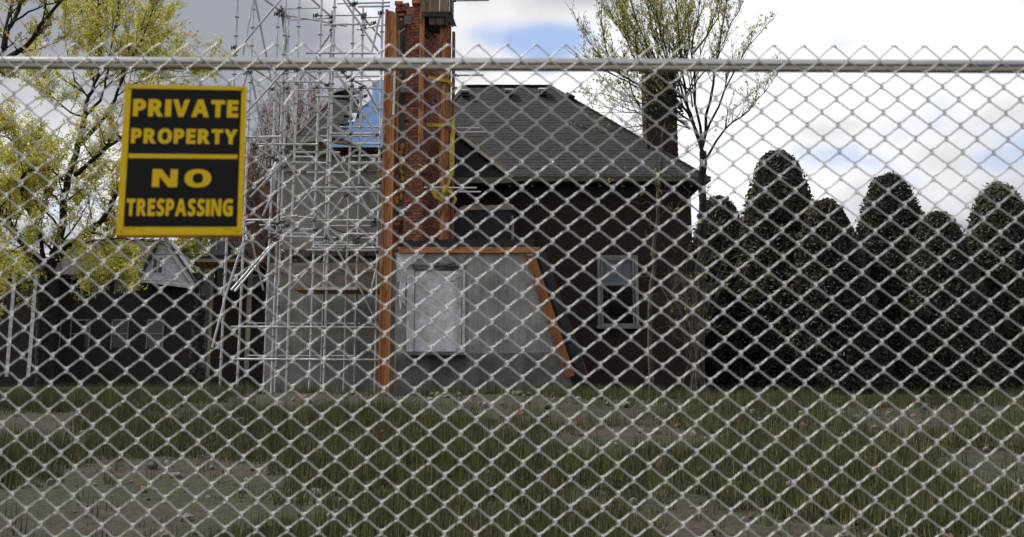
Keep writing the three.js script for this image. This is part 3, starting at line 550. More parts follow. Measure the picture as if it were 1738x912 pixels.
  mesh(H, 'fascia', [plank(P(489, 240, 30.95), P(548, 234, 30.95), 0.14, 0.04)], M.cream); mesh(H, 'soffit', [rect(492, 240, 560, 262, 31.2, 0.3)], M.olive);
  // blue underlay where the shingles are stripped, cut away in a curve to the sky
  const bp = (x, y) => P(x, y, 31.25 + 3 * (236 - y) / 84), outline = [[560, 250], [655, 250], [655, 136], [632, 136], [631.5, 158], [629, 168], [623, 175], [615, 180], [607, 188], [602, 206], [583, 208], [580, 224], [563, 226]];
  const fl2 = new THREE.ShapeGeometry(new THREE.Shape(outline.map(([x, y]) => new THREE.Vector2(x, -y)))), fp = fl2.attributes.position;
  for (let i = 0; i < fp.count; i++) { const q = bp(fp.getX(i), -fp.getY(i)); fp.setXYZ(i, q.x, q.y, q.z); }
  fl2.deleteAttribute('normal'); fl2.computeVertexNormals();
  const under = fl2.clone(); under.translate(0, -0.05, -0.05);
  mesh(H, 'roof_underlay', [uvBox(fl2)], M.blue).userData.label = 'bright blue roof underlay'; mesh(H, 'roof_deck', [uvBox(under)], M.oldWood);
  mesh(H, 'roof_debris', Array.from({ length: 40 }, () => { const q = P(rr(574, 604), rr(156, 192), 33.4); return box(q.x, q.y + 0.05, q.z, rr(0.1, 0.4), rr(0.02, 0.05), rr(0.1, 0.3), 0, rr(-0.5, 0.3), rr(0.3, 0.9)); }), M.membrane);
}

// ---------------------------------------------------------------- the scaffold
{
  const S = thing('scaffold', 'tall galvanised tube scaffold with braces wrapped round the half demolished house', 'scaffold', P(540, 670, 29));
  const FR = 28.6, BK = 30.0, R = 0.031;
  const ring = new THREE.CylinderGeometry(0.062, 0.062, 0.012, 10);
  // standards: x where it crosses mid height, distance, top, height of one ring
  const standard = (px, D, top, ringY, pale) => {
    const a = P(px, 245, D), yt = P(px, top, D).y, yb = groundY(a.x, a.z);
    const m = mesh(S, 'standard', [bar(V(a.x, yb, a.z), V(a.x, yt, a.z), R, 10)], pale ? M.steelPale : M.steel);
    let y = P(px, ringY, D).y; y -= Math.floor((y - yb - 0.2) / 0.5) * 0.5;
    for (; y < Math.min(yt, 12); y += 0.5) { const g = ring.clone(); g.translate(a.x, y, a.z); mesh(m, 'rosette', [g], M.steelWorn); }
    const f = new THREE.BoxGeometry(0.15, 0.012, 0.15); f.translate(a.x, yb + 0.02, a.z); mesh(m, 'base_plate', [f], M.steelWorn);
  };
  standard(392, FR, -40, 29); standard(420, BK, -40, 47); standard(463.5, BK, 20, 46); standard(476, FR, -40, 60, 1); standard(482, 29.6, 20, 62);
  standard(500, FR, -40, 13, 1); standard(538, FR, -40, 59, 1); standard(556.5, BK, 18, 60); standard(561, FR, -40, 77, 1); standard(594, 29.2, -40, 74); standard(611, BK, 14, 60); standard(644.5, FR, -40, 22, 1);
  const T = (name, x0, y0, x1, y1, D0 = FR, D1 = D0, m = M.steel, r = R) => mesh(S, name, [bar(P(x0, y0, D0), P(x1, y1, D1), r, 8)], m);
  const L = (x0, y0, x1, y1, D = FR - 0.06, D1 = D) => T('ledger', x0, y0, x1, y1, D, D1, M.steelPale, 0.027);
  const K = (x0, y0, x1, y1, D = BK + 0.06, D1 = D) => T('ledger', x0, y0, x1, y1, D, D1, M.steel, 0.022);
  const B = (x0, y0, x1, y1, D0 = FR - 0.12, D1 = D0, m = M.steel) => T('brace', x0, y0, x1, y1, D0, D1, m, 0.028);
  // top lifts
  K(478, 15, 545, 13.5); L(487, 26, 563, 39, FR, BK); K(494, 33.5, 563, 30.8); K(551, 26.5, 618, 25.7); L(549, 42, 635, 40.5); K(576, 43, 588.5, 44.6); L(606, 5.4, 662, 4); L(607, 11.4, 662, 10.3); K(572, 6.4, 596, 5.4); K(618, 30, 647, 29); L(606, 50, 655, 41.5, BK, FR); L(519, 90, 645, 90.7);
  K(480, 122, 566, 121.4); L(476, 138.6, 540, 139); K(498, 153, 545, 153); L(560, 119, 647, 118); K(560, 130.7, 646, 129.3); L(594, 137.4, 647, 135.6, BK, FR); L(524, 148.4, 590, 150.7); K(594, 150, 646, 150.7); L(556, 164, 615, 164); L(536, 163, 561, 164); K(536, 168, 544, 169);
  L(416, 233, 476, 232); K(543, 231.4, 640, 231.4); K(576, 215.8, 645, 215.8); L(560, 227, 645, 227); K(545, 217, 562, 217); L(430, 245, 539, 245); L(592, 243.6, 645, 244.4); L(432, 251, 462, 244, BK, FR);
  K(498, 258.6, 577, 258.8); L(500, 266.3, 531, 266.5); L(597, 265, 644, 264); L(491, 275.7, 545, 276.6); K(536, 276.4, 558, 276.4); K(520, 293, 592, 293.2); K(476, 252, 500, 259);
  T('guard_rail', 592, 277, 648.6, 276.4, FR - 0.1, FR - 0.1, M.steelPale, 0.042);
  L(536, 318.6, 645, 318.6); L(549, 325.2, 645, 325.6);
  // middle lift: a thick layer of tubes
  L(416, 373.8, 462, 373.8); L(418, 380, 431, 377, FR, BK); K(440, 382.5, 486, 383); K(460, 396, 531, 396.8); L(480, 401.6, 531, 402.6); L(505, 390, 531, 389.6); L(476, 370, 504, 366.5); K(506, 368, 531, 370.5);
  L(528, 374, 640, 374.7); K(560, 383.8, 636, 383.6); L(588, 397.6, 643, 397.4); K(611, 404.5, 641, 404.5); L(520, 403, 573, 403.8); K(534, 412, 606, 412); L(533, 416.2, 612, 416.3); L(528, 420.6, 643, 421); L(520, 424.6, 643, 425.2); K(520, 390, 535, 392); K(520, 397, 533, 397); L(574, 399, 600, 397);
  for (const [x0, y0, x1, y1] of [[470, 391, 510, 389], [448, 388, 478, 396], [462, 376, 500, 383], [470, 400, 496, 385], [484, 393, 520, 387]]) K(x0, y0, x1, y1, FR + 0.3, BK - 0.2);
  mesh(S, 'toe_board', [rect(532, 487, 606, 492, FR - 0.08, 0.03)], M.white); mesh(S, 'scaffold_board', [rect(500, 489.5, 642, 492.5, FR - 0.02, 1.4)], M.timberPale);
  mesh(S, 'scaffold_board', [plank(P(566, 241.5, FR + 0.2), P(612, 245.8, FR + 0.2), 0.06, 0.2)], M.timberPale);
  for (const y of [555, 610]) { L(392, y, 645, y + 1); K(420, y - 6, 611, y - 5); }
  // braces
  B(476, -1, 386, 106); B(484, 118, 418, 191); B(418, 191, 395, 215); B(430, -2, 412, 93, FR, FR, M.steelPale); B(419, 126, 411, 152, FR, FR, M.steelPale); B(432, -6, 459, 132, BK, BK, M.steelWorn); B(425, 124, 452, 250, BK, BK, M.steelWorn);
  B(448, -2, 474, 17, BK, BK, M.steelWorn); B(477, 9, 486, 90, FR, BK, M.steelWorn); B(480, 12, 489, 92, FR, BK); B(428, 115, 487, 154, BK, BK, M.steelWorn); B(528, -2, 563, 29, BK, BK, M.steelWorn); B(564, 53, 538, 90, FR, BK);
  B(582, -2, 643, 89); B(589, -1, 648, 65, BK, BK, M.steelWorn); B(646, 21, 631, 88, FR, FR, M.steelPale); B(568, 119, 638, 227); B(572, 115, 597, 137, BK, BK, M.steelWorn); B(595, 134, 622, 148, BK, BK, M.steelWorn); B(619, 145, 646, 193, BK, BK, M.steelWorn);
  B(517, 120, 558, 148, BK, BK, M.steelWorn); B(557, 187, 512, 241, FR, BK); B(566, 172, 599, 202, FR, FR, M.steelWorn); B(561, 209, 584, 225, BK, BK, M.steelWorn); B(501, 150, 480, 180, BK, FR); B(519, 120, 506, 138, BK, BK);
  B(559, 251, 629, 361); B(606, 299, 596, 314, FR, BK); B(586, 331, 559, 368, FR, BK, M.steelPale); B(559, 314, 612, 338, BK, BK, M.steelWorn); B(520, 327, 541, 362); B(614, 300, 644, 348, BK, BK);
  B(484, 272, 551, 371); B(531, 323, 480, 378, FR, BK, M.steelPale); B(466, 324, 446, 366, FR, BK, M.steelPale); B(430, 248, 470, 272, BK, BK, M.steelWorn); B(494, 262, 424, 335); B(462, 290, 478, 250, FR, BK);
  B(464, 411, 392, 493, FR, FR - 0.8, M.steelPale); B(469, 411, 398, 495, FR + 0.1, FR - 0.6, M.steelPale); B(423, 391, 447, 493, BK, BK, M.steelWorn); B(414.5, 405, 385, 495, FR - 0.9, FR - 0.9, M.steelPale); B(522, 459, 491, 494, FR, FR, M.steelPale);
  B(618, 348, 635, 375); B(551, 388, 613, 494); B(626, 400, 646, 446, BK, BK); B(648, 346, 641, 372, FR - 0.1, FR - 0.1, M.steelPale); B(646, 424, 630, 494, FR - 0.1, FR - 0.1, M.steelPale); B(600, 402, 560, 385, BK, FR, M.steelWorn); B(385, 495, 360, 590, FR - 0.9, FR - 0.9, M.steelPale); B(613, 494, 645, 560);
  B(650, 200, 645, 232, FR - 0.1, FR - 0.1, M.steelPale);
  // couplers
  const coupler = (px, py, D = FR - 0.03) => {
    const p = P(px, py, D), g = [];
    const c1 = new THREE.CylinderGeometry(0.036, 0.036, 0.06, 10); c1.translate(p.x, p.y, p.z);
    const c2 = new THREE.CylinderGeometry(0.036, 0.036, 0.06, 10); c2.rotateZ(Math.PI / 2); c2.translate(p.x + 0.02, p.y + 0.01, p.z + 0.06);
    const b1 = new THREE.CylinderGeometry(0.012, 0.012, 0.15, 6); b1.rotateX(1.2); b1.translate(p.x + 0.055, p.y + 0.035, p.z); const b2 = new THREE.BoxGeometry(0.03, 0.10, 0.035); b2.translate(p.x - 0.055, p.y - 0.01, p.z + 0.03);
    mesh(S, 'coupler', [c1, c2, b1, b2], M.coupler);
  };
  for (const [x, y, d] of [[475, 19], [470, 24], [478, 26], [397, 81], [424, 124], [418, 124], [485, 120], [504, 120], [484, 139], [462, 152, BK], [487, 151], [484, 171, BK], [563, 29, BK], [562, 38, BK], [564, 52, BK], [536, 27], [603, 7], [598, 8], [618, 26, BK], [617, 30, BK], [618, 42, BK], [617, 49], [634, 40], [646, 22], [578, 118], [583, 122], [592, 132], [597, 136], [596, 148], [613, 149, BK], [619, 164], [556, 144, BK], [537, 149], [638, 230], [594, 228], [593, 243], [610, 277], [430, 246], [434, 251], [468, 272], [474, 262], [456, 284], [462, 268], [484, 284], [487, 256], [620, 289], [576, 318], [588, 332], [466, 405], [472, 407], [480, 377], [470, 380], [487, 383], [474, 395], [455, 404], [505, 389], [532, 374], [536, 391], [604, 412], [603, 407], [572, 405], [608, 404], [583, 424], [635, 372], [634, 383], [634, 377], [552, 404], [549, 430], [582, 460], [640, 428]]) coupler(x, y, d ? d - 0.03 : undefined);
}

// ---------------------------------------------------------------- leafy and bare trees
const leafClump = (n, R, l) => {
  const p = [];
  for (let i = 0; i < n; i++) {
    const c = V(rr(-1, 1), rr(-1, 1), rr(-1, 1)).normalize().multiplyScalar(R * Math.cbrt(rnd())), a = V(rr(-1, 1), rr(-1, 1), rr(-1, 1)).normalize(), b = V(rr(-1, 1), rr(-1, 1), rr(-1, 1)).cross(a).normalize(), s = l * rr(0.6, 1.3);
    const q = [c.clone().addScaledVector(a, -s * 0.5), c.clone().addScaledVector(b, s * 0.3), c.clone().addScaledVector(a, s * 0.6), c.clone().addScaledVector(b, -s * 0.3)];
    for (const k of [0, 1, 2, 0, 2, 3]) p.push(q[k].x, q[k].y, q[k].z);
  }
  const g = new THREE.BufferGeometry(); g.setAttribute('position', new THREE.Float32BufferAttribute(p, 3)); g.computeVertexNormals(); return g;
};
class Tree {
  constructor() { this.limbs = new Tubes(); this.twigs = new Tubes(); this.tips = []; }
  limb(pts, r0, r1, opt = {}) {
    const c = new THREE.CatmullRomCurve3(pts), n = Math.max(6, Math.round(c.getLength() / 0.35)), q = c.getPoints(n), r = q.map((_, i) => mix(r0, r1, Math.pow(i / n, 0.8)));
    q.forEach((p, i) => { if (i) p.add(V(rr(-1, 1), rr(-1, 1), rr(-1, 1)).multiplyScalar(0.035)); });
    this.limbs.add(q, r, 8); const { every = 0.45, from = 0.2, len = 1.6, rise = 0.35, kids = 3, wide = 0.9 } = opt;
    let acc = 0;
    for (let i = 1; i <= n; i++) { acc += q[i].distanceTo(q[i - 1]); if (i / n < from) { acc = 0; continue; } while (acc > every) { acc -= every; const t = q[i].clone().sub(q[i - 1]).normalize(); this.shoot(q[i], t.multiplyScalar(1 - wide * 0.4).add(V(rr(-1, 1), rr(-0.7, 1), rr(-1, 1)).multiplyScalar(wide)).add(V(0, rise, 0)).normalize(), len * rr(0.45, 1.15) * mix(1, 0.75, i / n), Math.min(r[i] * 0.55, 0.03), kids, opt); } }
    if (!opt.noTip) this.shoot(q[n], q[n].clone().sub(q[n - 1]).normalize(), len * 0.8, r1, kids, opt);
  }
  shoot(p, d, len, r, kids, opt, depth = 0) {
    const n = 4, pts = [p.clone()], q = p.clone(), dir = d.clone(), { rise = 0.35, bend = 0.22, thin = 0.004 } = opt;
    for (let i = 0; i < n; i++) { dir.add(V(rr(-1, 1), rr(-1, 1), rr(-1, 1)).multiplyScalar(bend)).add(V(0, rise * 0.25, 0)).normalize(); q.addScaledVector(dir, len / n); pts.push(q.clone()); if (i > 0 || depth) this.tips.push({ p: q.clone(), d: depth, t: i / n }); }
    this.twigs.add(pts, pts.map((_, i) => mix(r, thin, i / n)), 4);
    if (depth < 1) for (let k = 0; k < kids; k++) { const i = 1 + Math.floor(rnd() * n), w = dir.clone().add(V(rr(-1, 1), rr(-0.8, 1), rr(-1, 1)).multiplyScalar(0.9)).normalize(); this.shoot(pts[i], w, len * rr(0.3, 0.6), Math.max(r * 0.5, thin), 0, opt, depth + 1); }
  }
  build(T, barkM, twigM, clump, leafM, keep, size, tone) {
    mesh(T, 'trunk', [this.limbs.geometry()], barkM); mesh(T, 'branches', [this.twigs.geometry()], twigM);
    const tips = []; for (const e of this.tips) { const k = keep(e); if (rnd() < k) tips.push(e); if (k >= 1) for (let i = e.p.y < 10.2 ? 0 : 1; i < 2; i++) if (rnd() < 0.85) tips.push({ p: e.p.clone().add(V(rr(-1, 1), rr(-1, 1), rr(-1, 1)).multiplyScalar(0.13)) }); } if (!tips.length) return;
    const im = new THREE.InstancedMesh(clump, leafM, tips.length), o = new THREE.Object3D(), c = new THREE.Color();
    tips.forEach((e, k) => { o.position.copy(e.p).sub(T.position).add(V(rr(-1, 1), rr(-1, 1), rr(-1, 1)).multiplyScalar(0.05)); o.rotation.set(rnd() * 6, rnd() * 6, rnd() * 6); o.scale.setScalar(size * rr(0.6, 1.35)); o.updateMatrix(); im.setMatrixAt(k, o.matrix); im.setColorAt(k, tone(c)); });
    im.name = 'crown'; im.userData.kind = 'stuff'; im.castShadow = im.receiveShadow = true; T.add(im);
  }
}
const springTone = (c) => { const b = rr(0.45, 1.3), w = rr(0.85, 1.15); return c.setRGB(b * w, b, b * rr(0.7, 1.6)); };
const path = (D, spread, ...a) => { const out = [], n = a.length / 2; for (let i = 0; i < n; i++) out.push(P(a[2 * i], a[2 * i + 1], D + spread * Math.pow(i / Math.max(n - 1, 1), 1.3))); return out; };
{ // the large maple in flower on the left
  const D = 38, t = new Tree(), base = P(76, 668, D); base.y = groundY(base.x, base.z) - 0.2;
  t.limb([base, P(74, 560, D), P(76, 490, D), P(84, 450, D), P(95, 428, D)], 0.310, 0.186, { from: 2, noTip: true });
  const big = { every: 0.30, from: 0.22, len: 1.9, kids: 5 }, mid = { every: 0.22, from: 0.1, len: 1.6, kids: 7 };
  t.limb(path(D, 0.5, 93, 432, 104, 395, 107, 345, 113, 310, 126, 265, 134, 238), 0.149, 0.105, { ...big, every: 0.8, from: 0.35, noTip: true });
  t.limb(path(D + 0.5, 1.2, 134, 240, 141, 206, 143, 189, 149, 170, 159, 148, 166, 126, 170, 90, 168, 41, 163, -20), 0.099, 0.031, { ...mid, from: 0.3 });
  t.limb(path(D + 0.5, -1.8, 136, 246, 163, 214, 177, 200, 193, 170, 205, 140, 213, 118, 229, 90, 246, 50, 262, 8), 0.081, 0.019, { ...mid, from: 0.35 });
  t.limb(path(D + 0.7, -0.8, 143, 197, 162, 178, 175, 155, 181, 130, 186, 88, 197, 40, 202, -20), 0.062, 0.019, { ...mid, from: 0.4 });
  t.limb(path(D + 0.7, 1.6, 138, 197, 118, 189, 90, 167, 71, 148, 55, 120, 50, 104), 0.037, 0.009, mid);
  t.limb(path(D + 0.8, -1.5, 149, 166, 131, 142, 120, 115, 112, 84, 108, 60), 0.031, 0.007, { ...mid, from: 0.3 });
  t.limb(path(D + 1.2, 1.0, 160, 146, 152, 100, 149, 62, 140, 27, 136, -15), 0.031, 0.009, mid); t.limb(path(D + 0.8, -2, 178, 150, 205, 128, 240, 118, 285, 118, 320, 124), 0.031, 0.009, mid);
  t.limb(path(D + 0.8, 1.4, 205, 140, 232, 100, 262, 70, 276, 40), 0.025, 0.007, mid); t.limb(path(D + 0.5, 2, 196, 165, 230, 140, 290, 130, 340, 130), 0.025, 0.007, mid);
  t.limb(path(D, -2.4, 127, 297, 151, 276, 175, 256, 202, 238, 250, 200), 0.087, 0.037, { ...mid, from: 0.3 });
  t.limb(path(D, -2.0, 95, 442, 120, 413, 150, 394, 175, 368, 196, 330, 215, 290, 250, 240), 0.136, 0.050, { ...big, from: 0.3 });
  t.limb(path(D, -1.0, 112, 421, 153, 410, 197, 405, 235, 408, 262, 410), 0.050, 0.012, { ...mid, rise: 0.1 });
  t.limb(path(D, 2.2, 150, 396, 185, 402, 205, 420, 222, 428, 236, 436), 0.037, 0.007, { ...mid, rise: -0.05 });
  t.limb(path(D, 2.0, 82, 450, 55, 432, 35, 410, 16, 388, -10, 350, -40, 320), 0.161, 0.037, { ...big, every: 0.3, from: 0.3 });
  t.limb(path(D, -2.2, 74, 440, 66, 400, 40, 340, 36, 305, 48, 290, 78, 288), 0.087, 0.019, { ...mid, every: 0.2 });
  t.limb(path(D, -2.6, 36, 410, 10, 370, -20, 330, -50, 250), 0.087, 0.019, { ...mid, every: 0.2 });
  t.limb(path(D, 2.4, 107, 350, 75, 318, 30, 285, -20, 265), 0.043, 0.009, { ...mid, every: 0.2 }); t.limb(path(D, -2.8, 112, 312, 84, 284, 45, 258, 5, 232, -30, 225), 0.043, 0.009, { ...mid, every: 0.2 });
  t.limb(path(D, 3.0, 104, 392, 66, 352, 26, 360, -20, 380), 0.043, 0.009, { ...mid, every: 0.2 }); t.limb(path(D, -3, 94, 430, 60, 405, 25, 425, -5, 440), 0.043, 0.009, { ...mid, rise: 0.05 });
  t.limb(path(D, 3.0, 108, 345, 140, 322, 165, 318, 190, 300), 0.037, 0.009, { ...mid, every: 0.5 }); t.limb(path(D, 1.5, 92, 425, 130, 380, 145, 350, 160, 310), 0.043, 0.009, { ...mid, every: 0.5 });
  t.limb(path(D, -3, 120, 415, 165, 430, 190, 434, 215, 440), 0.031, 0.007, { ...mid, rise: -0.05 }); t.limb(path(D, 2, 60, 430, 40, 445, 10, 460, -20, 470), 0.031, 0.007, { ...mid, rise: -0.05 });
  const T = thing('maple_tree', 'large maple in yellow green blossom whose forked trunk stands behind the yellow sign', 'tree', base);
  t.build(T, M.bark, M.bark, leafClump(7, 0.075, 0.060), leafMat(0.66, 0.61, 0.10), (e) => { const d = e.p.y * sP - EYE.y * sP - e.p.z * cP, px = CX + e.p.x * F / d, py = CY - F * ((e.p.y - EYE.y) * cP + e.p.z * sP) / d; return px > 232 && py > 400 ? 0.12 : 1; }, 1.0, springTone);
}
{ // a second crown that reaches in at the upper left
  const D = 33, t = new Tree(), base = P(-330, 700, D); base.y = groundY(base.x, base.z) - 0.2;
  t.limb([base, P(-325, 560, D), P(-300, 400, D), P(-230, 280, D), P(-120, 200, D), P(-40, 140, D)], 0.42, 0.16, { from: 2, noTip: true });
  const o = { every: 0.32, from: 0.3, len: 1.5, kids: 4 };
  t.limb(path(D, 1, -42, 142, 2, 92, 13, 55, 27, 25, 45, -20), 0.10, 0.05, o); t.limb(path(D, -1, -30, 135, 10, 100, 34, 86, 55, 66, 68, 44, 85, 22, 108, -4), 0.10, 0.04, o);
  t.limb(path(D, 1, 4, 82, 8, 45, 20, 5, 24, -30), 0.06, 0.03, o); t.limb(path(D, -1.2, 13, 45, 45, 25, 80, 8, 130, -4), 0.04, 0.015, o); t.limb(path(D, 1.2, -60, 150, -25, 122, 0, 122, 14, 130), 0.03, 0.01, { ...o, len: 0.7 });
  t.limb(path(D, 2, -40, 140, -30, 80, -20, 20, -30, -40), 0.08, 0.03, o); t.limb(path(D, 0, 30, 88, 55, 85, 75, 80), 0.025, 0.01, { ...o, len: 0.9 });
  const T = thing('maple_tree', 'dark branched maple in blossom reaching in above the fence rail at the upper corner', 'tree', base);
  t.build(T, M.bark, M.bark, leafClump(11, 0.10, 0.08), leafMat(0.54, 0.48, 0.06), (e) => 0.8, 1.05, springTone);
}
{ // budding tree in front of the house's chimney
  const D = 24, t = new Tree(), base = P(1190, 700, D); base.y = groundY(base.x, base.z) - 0.2;
  t.limb([base, P(1190, 560, D), P(1186, 480, D), P(1192, 400, D), P(1191, 320, D), P(1193, 255, D)], 0.105, 0.075, { from: 2, noTip: true });
  const o = { every: 0.115, from: 0.30, len: 0.8, kids: 3, rise: 0.4, bend: 0.12, wide: 0.55, thin: 0.0035 };
  const stem = (r, dz, ...a) => t.limb(path(D, dz, ...a), r * 0.75, 0.007, o);
  stem(0.05, 0.6, 1193, 258, 1177, 200, 1158, 164, 1147, 130, 1132, 90, 1126, 50, 1120, 6); stem(0.05, -0.6, 1193, 262, 1168, 196, 1140, 160, 1120, 120, 1092, 60, 1070, 4, 1060, -30);
  stem(0.04, 0.9, 1160, 166, 1120, 150, 1078, 98, 1062, 56, 1051, -4); stem(0.035, -1, 1147, 190, 1098, 152, 1050, 122, 1034, 92, 1024, 52, 1019, 14);
  stem(0.03, 0.5, 1100, 198, 1080, 178, 1067, 132, 1040, 112, 1012, 92, 996, 62); stem(0.04, 0.8, 1170, 196, 1160, 130, 1152, 70, 1150, -10, 1152, -40); stem(0.045, -0.8, 1192, 250, 1180, 160, 1176, 90, 1186, 20, 1195, -40);
  stem(0.05, 1, 1192, 250, 1204, 170, 1218, 90, 1230, 10, 1236, -30); stem(0.04, -1, 1193, 240, 1222, 170, 1252, 110, 1285, 60); stem(0.04, 1.2, 1193, 280, 1230, 220, 1270, 190, 1310, 140); stem(0.03, 0.3, 1146, 128, 1122, 96, 1108, 50, 1095, -6); stem(0.03, 0.2, 1176, 92, 1200, 60, 1216, 30, 1226, -10);
  stem(0.025, -0.4, 1098, 152, 1062, 140, 1034, 122, 1008, 116); stem(0.02, 0.4, 1100, 198, 1070, 188, 1056, 180); stem(0.03, 0.8, 1180, 210, 1150, 190, 1128, 150, 1110, 110); stem(0.025, 0.4, 1120, 120, 1080, 118, 1045, 108, 1022, 98);
  for (let i = 0; i < 16; i++) { const x = rr(996, 1110), y = rr(80, 235), a0 = rr(0.3, 0.8); t.limb([P(mix(1185, 1150, a0), mix(255, 165, a0), D + rr(-0.3, 0.3)), P(mix(1150, x, 0.5) + rr(-8, 8), mix(185, y, 0.5) + rr(0, 16), D + rr(-0.8, 0.8)), P(x, y, D + rr(-1.2, 1.2))], 0.014, 0.004, { ...o, every: 0.2, len: 0.5, kids: 2 }); }
  for (let i = 0; i < 14; i++) { const x = rr(1040, 1290), y = rr(-30, 60); t.limb([P(rr(1140, 1190), rr(130, 200), D + rr(-0.3, 0.3)), P(mix(1160, x, 0.6), mix(150, y, 0.45), D + rr(-0.9, 0.9)), P(x, y, D + rr(-1.3, 1.3))], 0.018, 0.005, o); }
  const T = thing('budding_tree', 'young tree with sparse yellow green buds fanning up before the dark house chimney', 'tree', base);
  t.build(T, M.bark, M.bark, leafClump(6, 0.036, 0.042), leafMat(0.58, 0.55, 0.11), (e) => (e.p.y > 7.4 ? 0.6 : 0.16), 0.85, springTone);
}
{ // thin sapling before the house wall
  const D = 23.4, t = new Tree(), base = P(1104, 700, D); base.y = groundY(base.x, base.z) - 0.2; const o = { every: 0.3, from: 0.35, len: 0.55, kids: 2, rise: 0.2, bend: 0.2, thin: 0.003 };
  t.limb([base, P(1104, 560, D), P(1107, 470, D), P(1113, 400, D), P(1118, 330, D), P(1121, 280, D), P(1124, 230, D)], 0.055, 0.022, o);
  t.limb(path(D, 0.4, 1119, 320, 1112, 270, 1106, 250, 1108, 232), 0.02, 0.006, o); t.limb(path(D, -0.4, 1120, 300, 1140, 320, 1158, 340, 1192, 360), 0.022, 0.008, o); t.limb(path(D, 0.3, 1122, 290, 1150, 306, 1172, 326, 1190, 336), 0.014, 0.005, o); t.limb(path(D, -0.3, 1116, 350, 1098, 345, 1078, 345), 0.012, 0.004, o); t.limb(path(D, 0.2, 1116, 316, 1090, 302, 1068, 296), 0.012, 0.004, o);
  t.limb(path(D, -0.2, 1120, 290, 1145, 270, 1182, 252), 0.012, 0.005, o);
  const T = thing('sapling', 'thin pale stemmed sapling standing close to the dark brick wall', 'tree', base);
  t.build(T, M.barkPale, M.barkPale, leafClump(6, 0.045, 0.045), leafMat(0.36, 0.33, 0.05), (e) => 0.14, 0.9, springTone);
}
{ // pale tangle of bare twigs low at the house corner
  const D = 22.8, t = new Tree(), base = P(1178, 700, D); base.y = groundY(base.x, base.z) - 0.1; const o = { every: 0.25, from: 0.3, len: 0.7, kids: 3, rise: 0.05, bend: 0.3, thin: 0.003, wide: 1.1 };
  for (let i = 0; i < 16; i++) { const x = rr(1110, 1235), y = rr(425, 520); t.limb([base.clone().add(V(rr(-0.3, 0.3), 0, rr(-0.3, 0.3))), P(mix(1178, x, 0.4), mix(690, y, 0.55) - 20, D + rr(-0.4, 0.4)), P(x, y, D + rr(-0.8, 0.8))], 0.012, 0.004, o); }
  const T = thing('bare_shrub', 'tangled bare shrub with pale twigs at the foot of the budding tree', 'shrub', base);
  t.build(T, M.barkPale, M.barkPale, leafClump(5, 0.04, 0.04), leafMat(0.34, 0.31, 0.05), () => 0.03, 0.9, springTone);
}
{ // reddish bare tree behind the scaffold
  const D = 37, t = new Tree(), base = P(478, 690, D); base.y = groundY(base.x, base.z) - 0.2; const o = { every: 0.16, from: 0.3, len: 0.95, kids: 4, rise: 0.55, bend: 0.12, thin: 0.0045, wide: 0.6 };
  t.limb([base, P(476, 600, D), P(474, 520, D), P(472, 470, D)], 0.16, 0.12, { from: 2, noTip: true });
  for (let i = 0; i < 34; i++) { const a = i / 33, x = mix(402, 545, a) + rr(-8, 8), top = mix(330, 165, sm(clamp(a * 1.7))) + (a > 0.6 ? (a - 0.6) * 90 : 0) + rr(-20, 25), dz = rr(-1.8, 1.8); t.limb([P(472 + rr(-6, 6), rr(440, 500), D), P(mix(472, x, 0.5) + rr(-6, 6), mix(470, top, 0.4), D + dz * 0.6), P(x, top, D + dz)], 0.022, 0.006, o); }
  for (let i = 0; i < 42; i++) { const x = rr(395, 475), y = rr(270, 425), dz = rr(-2, 2); t.limb([P(470, rr(450, 500), D), P(mix(470, x, 0.6), mix(470, y, 0.6), D + dz * 0.6), P(x, y, D + dz)], 0.025, 0.008, { ...o, rise: 0.4 }); }
  const T = thing('bare_tree', 'reddish brown bare tree of fine upright twigs behind the scaffold', 'tree', base);
  t.build(T, M.twigRed, M.twigRed, leafClump(5, 0.05, 0.045), leafMat(0.26, 0.14, 0.07), (e) => 0.22, 0.9, (c) => { const b = rr(0.6, 1.3); return c.setRGB(b, b, b); });
}
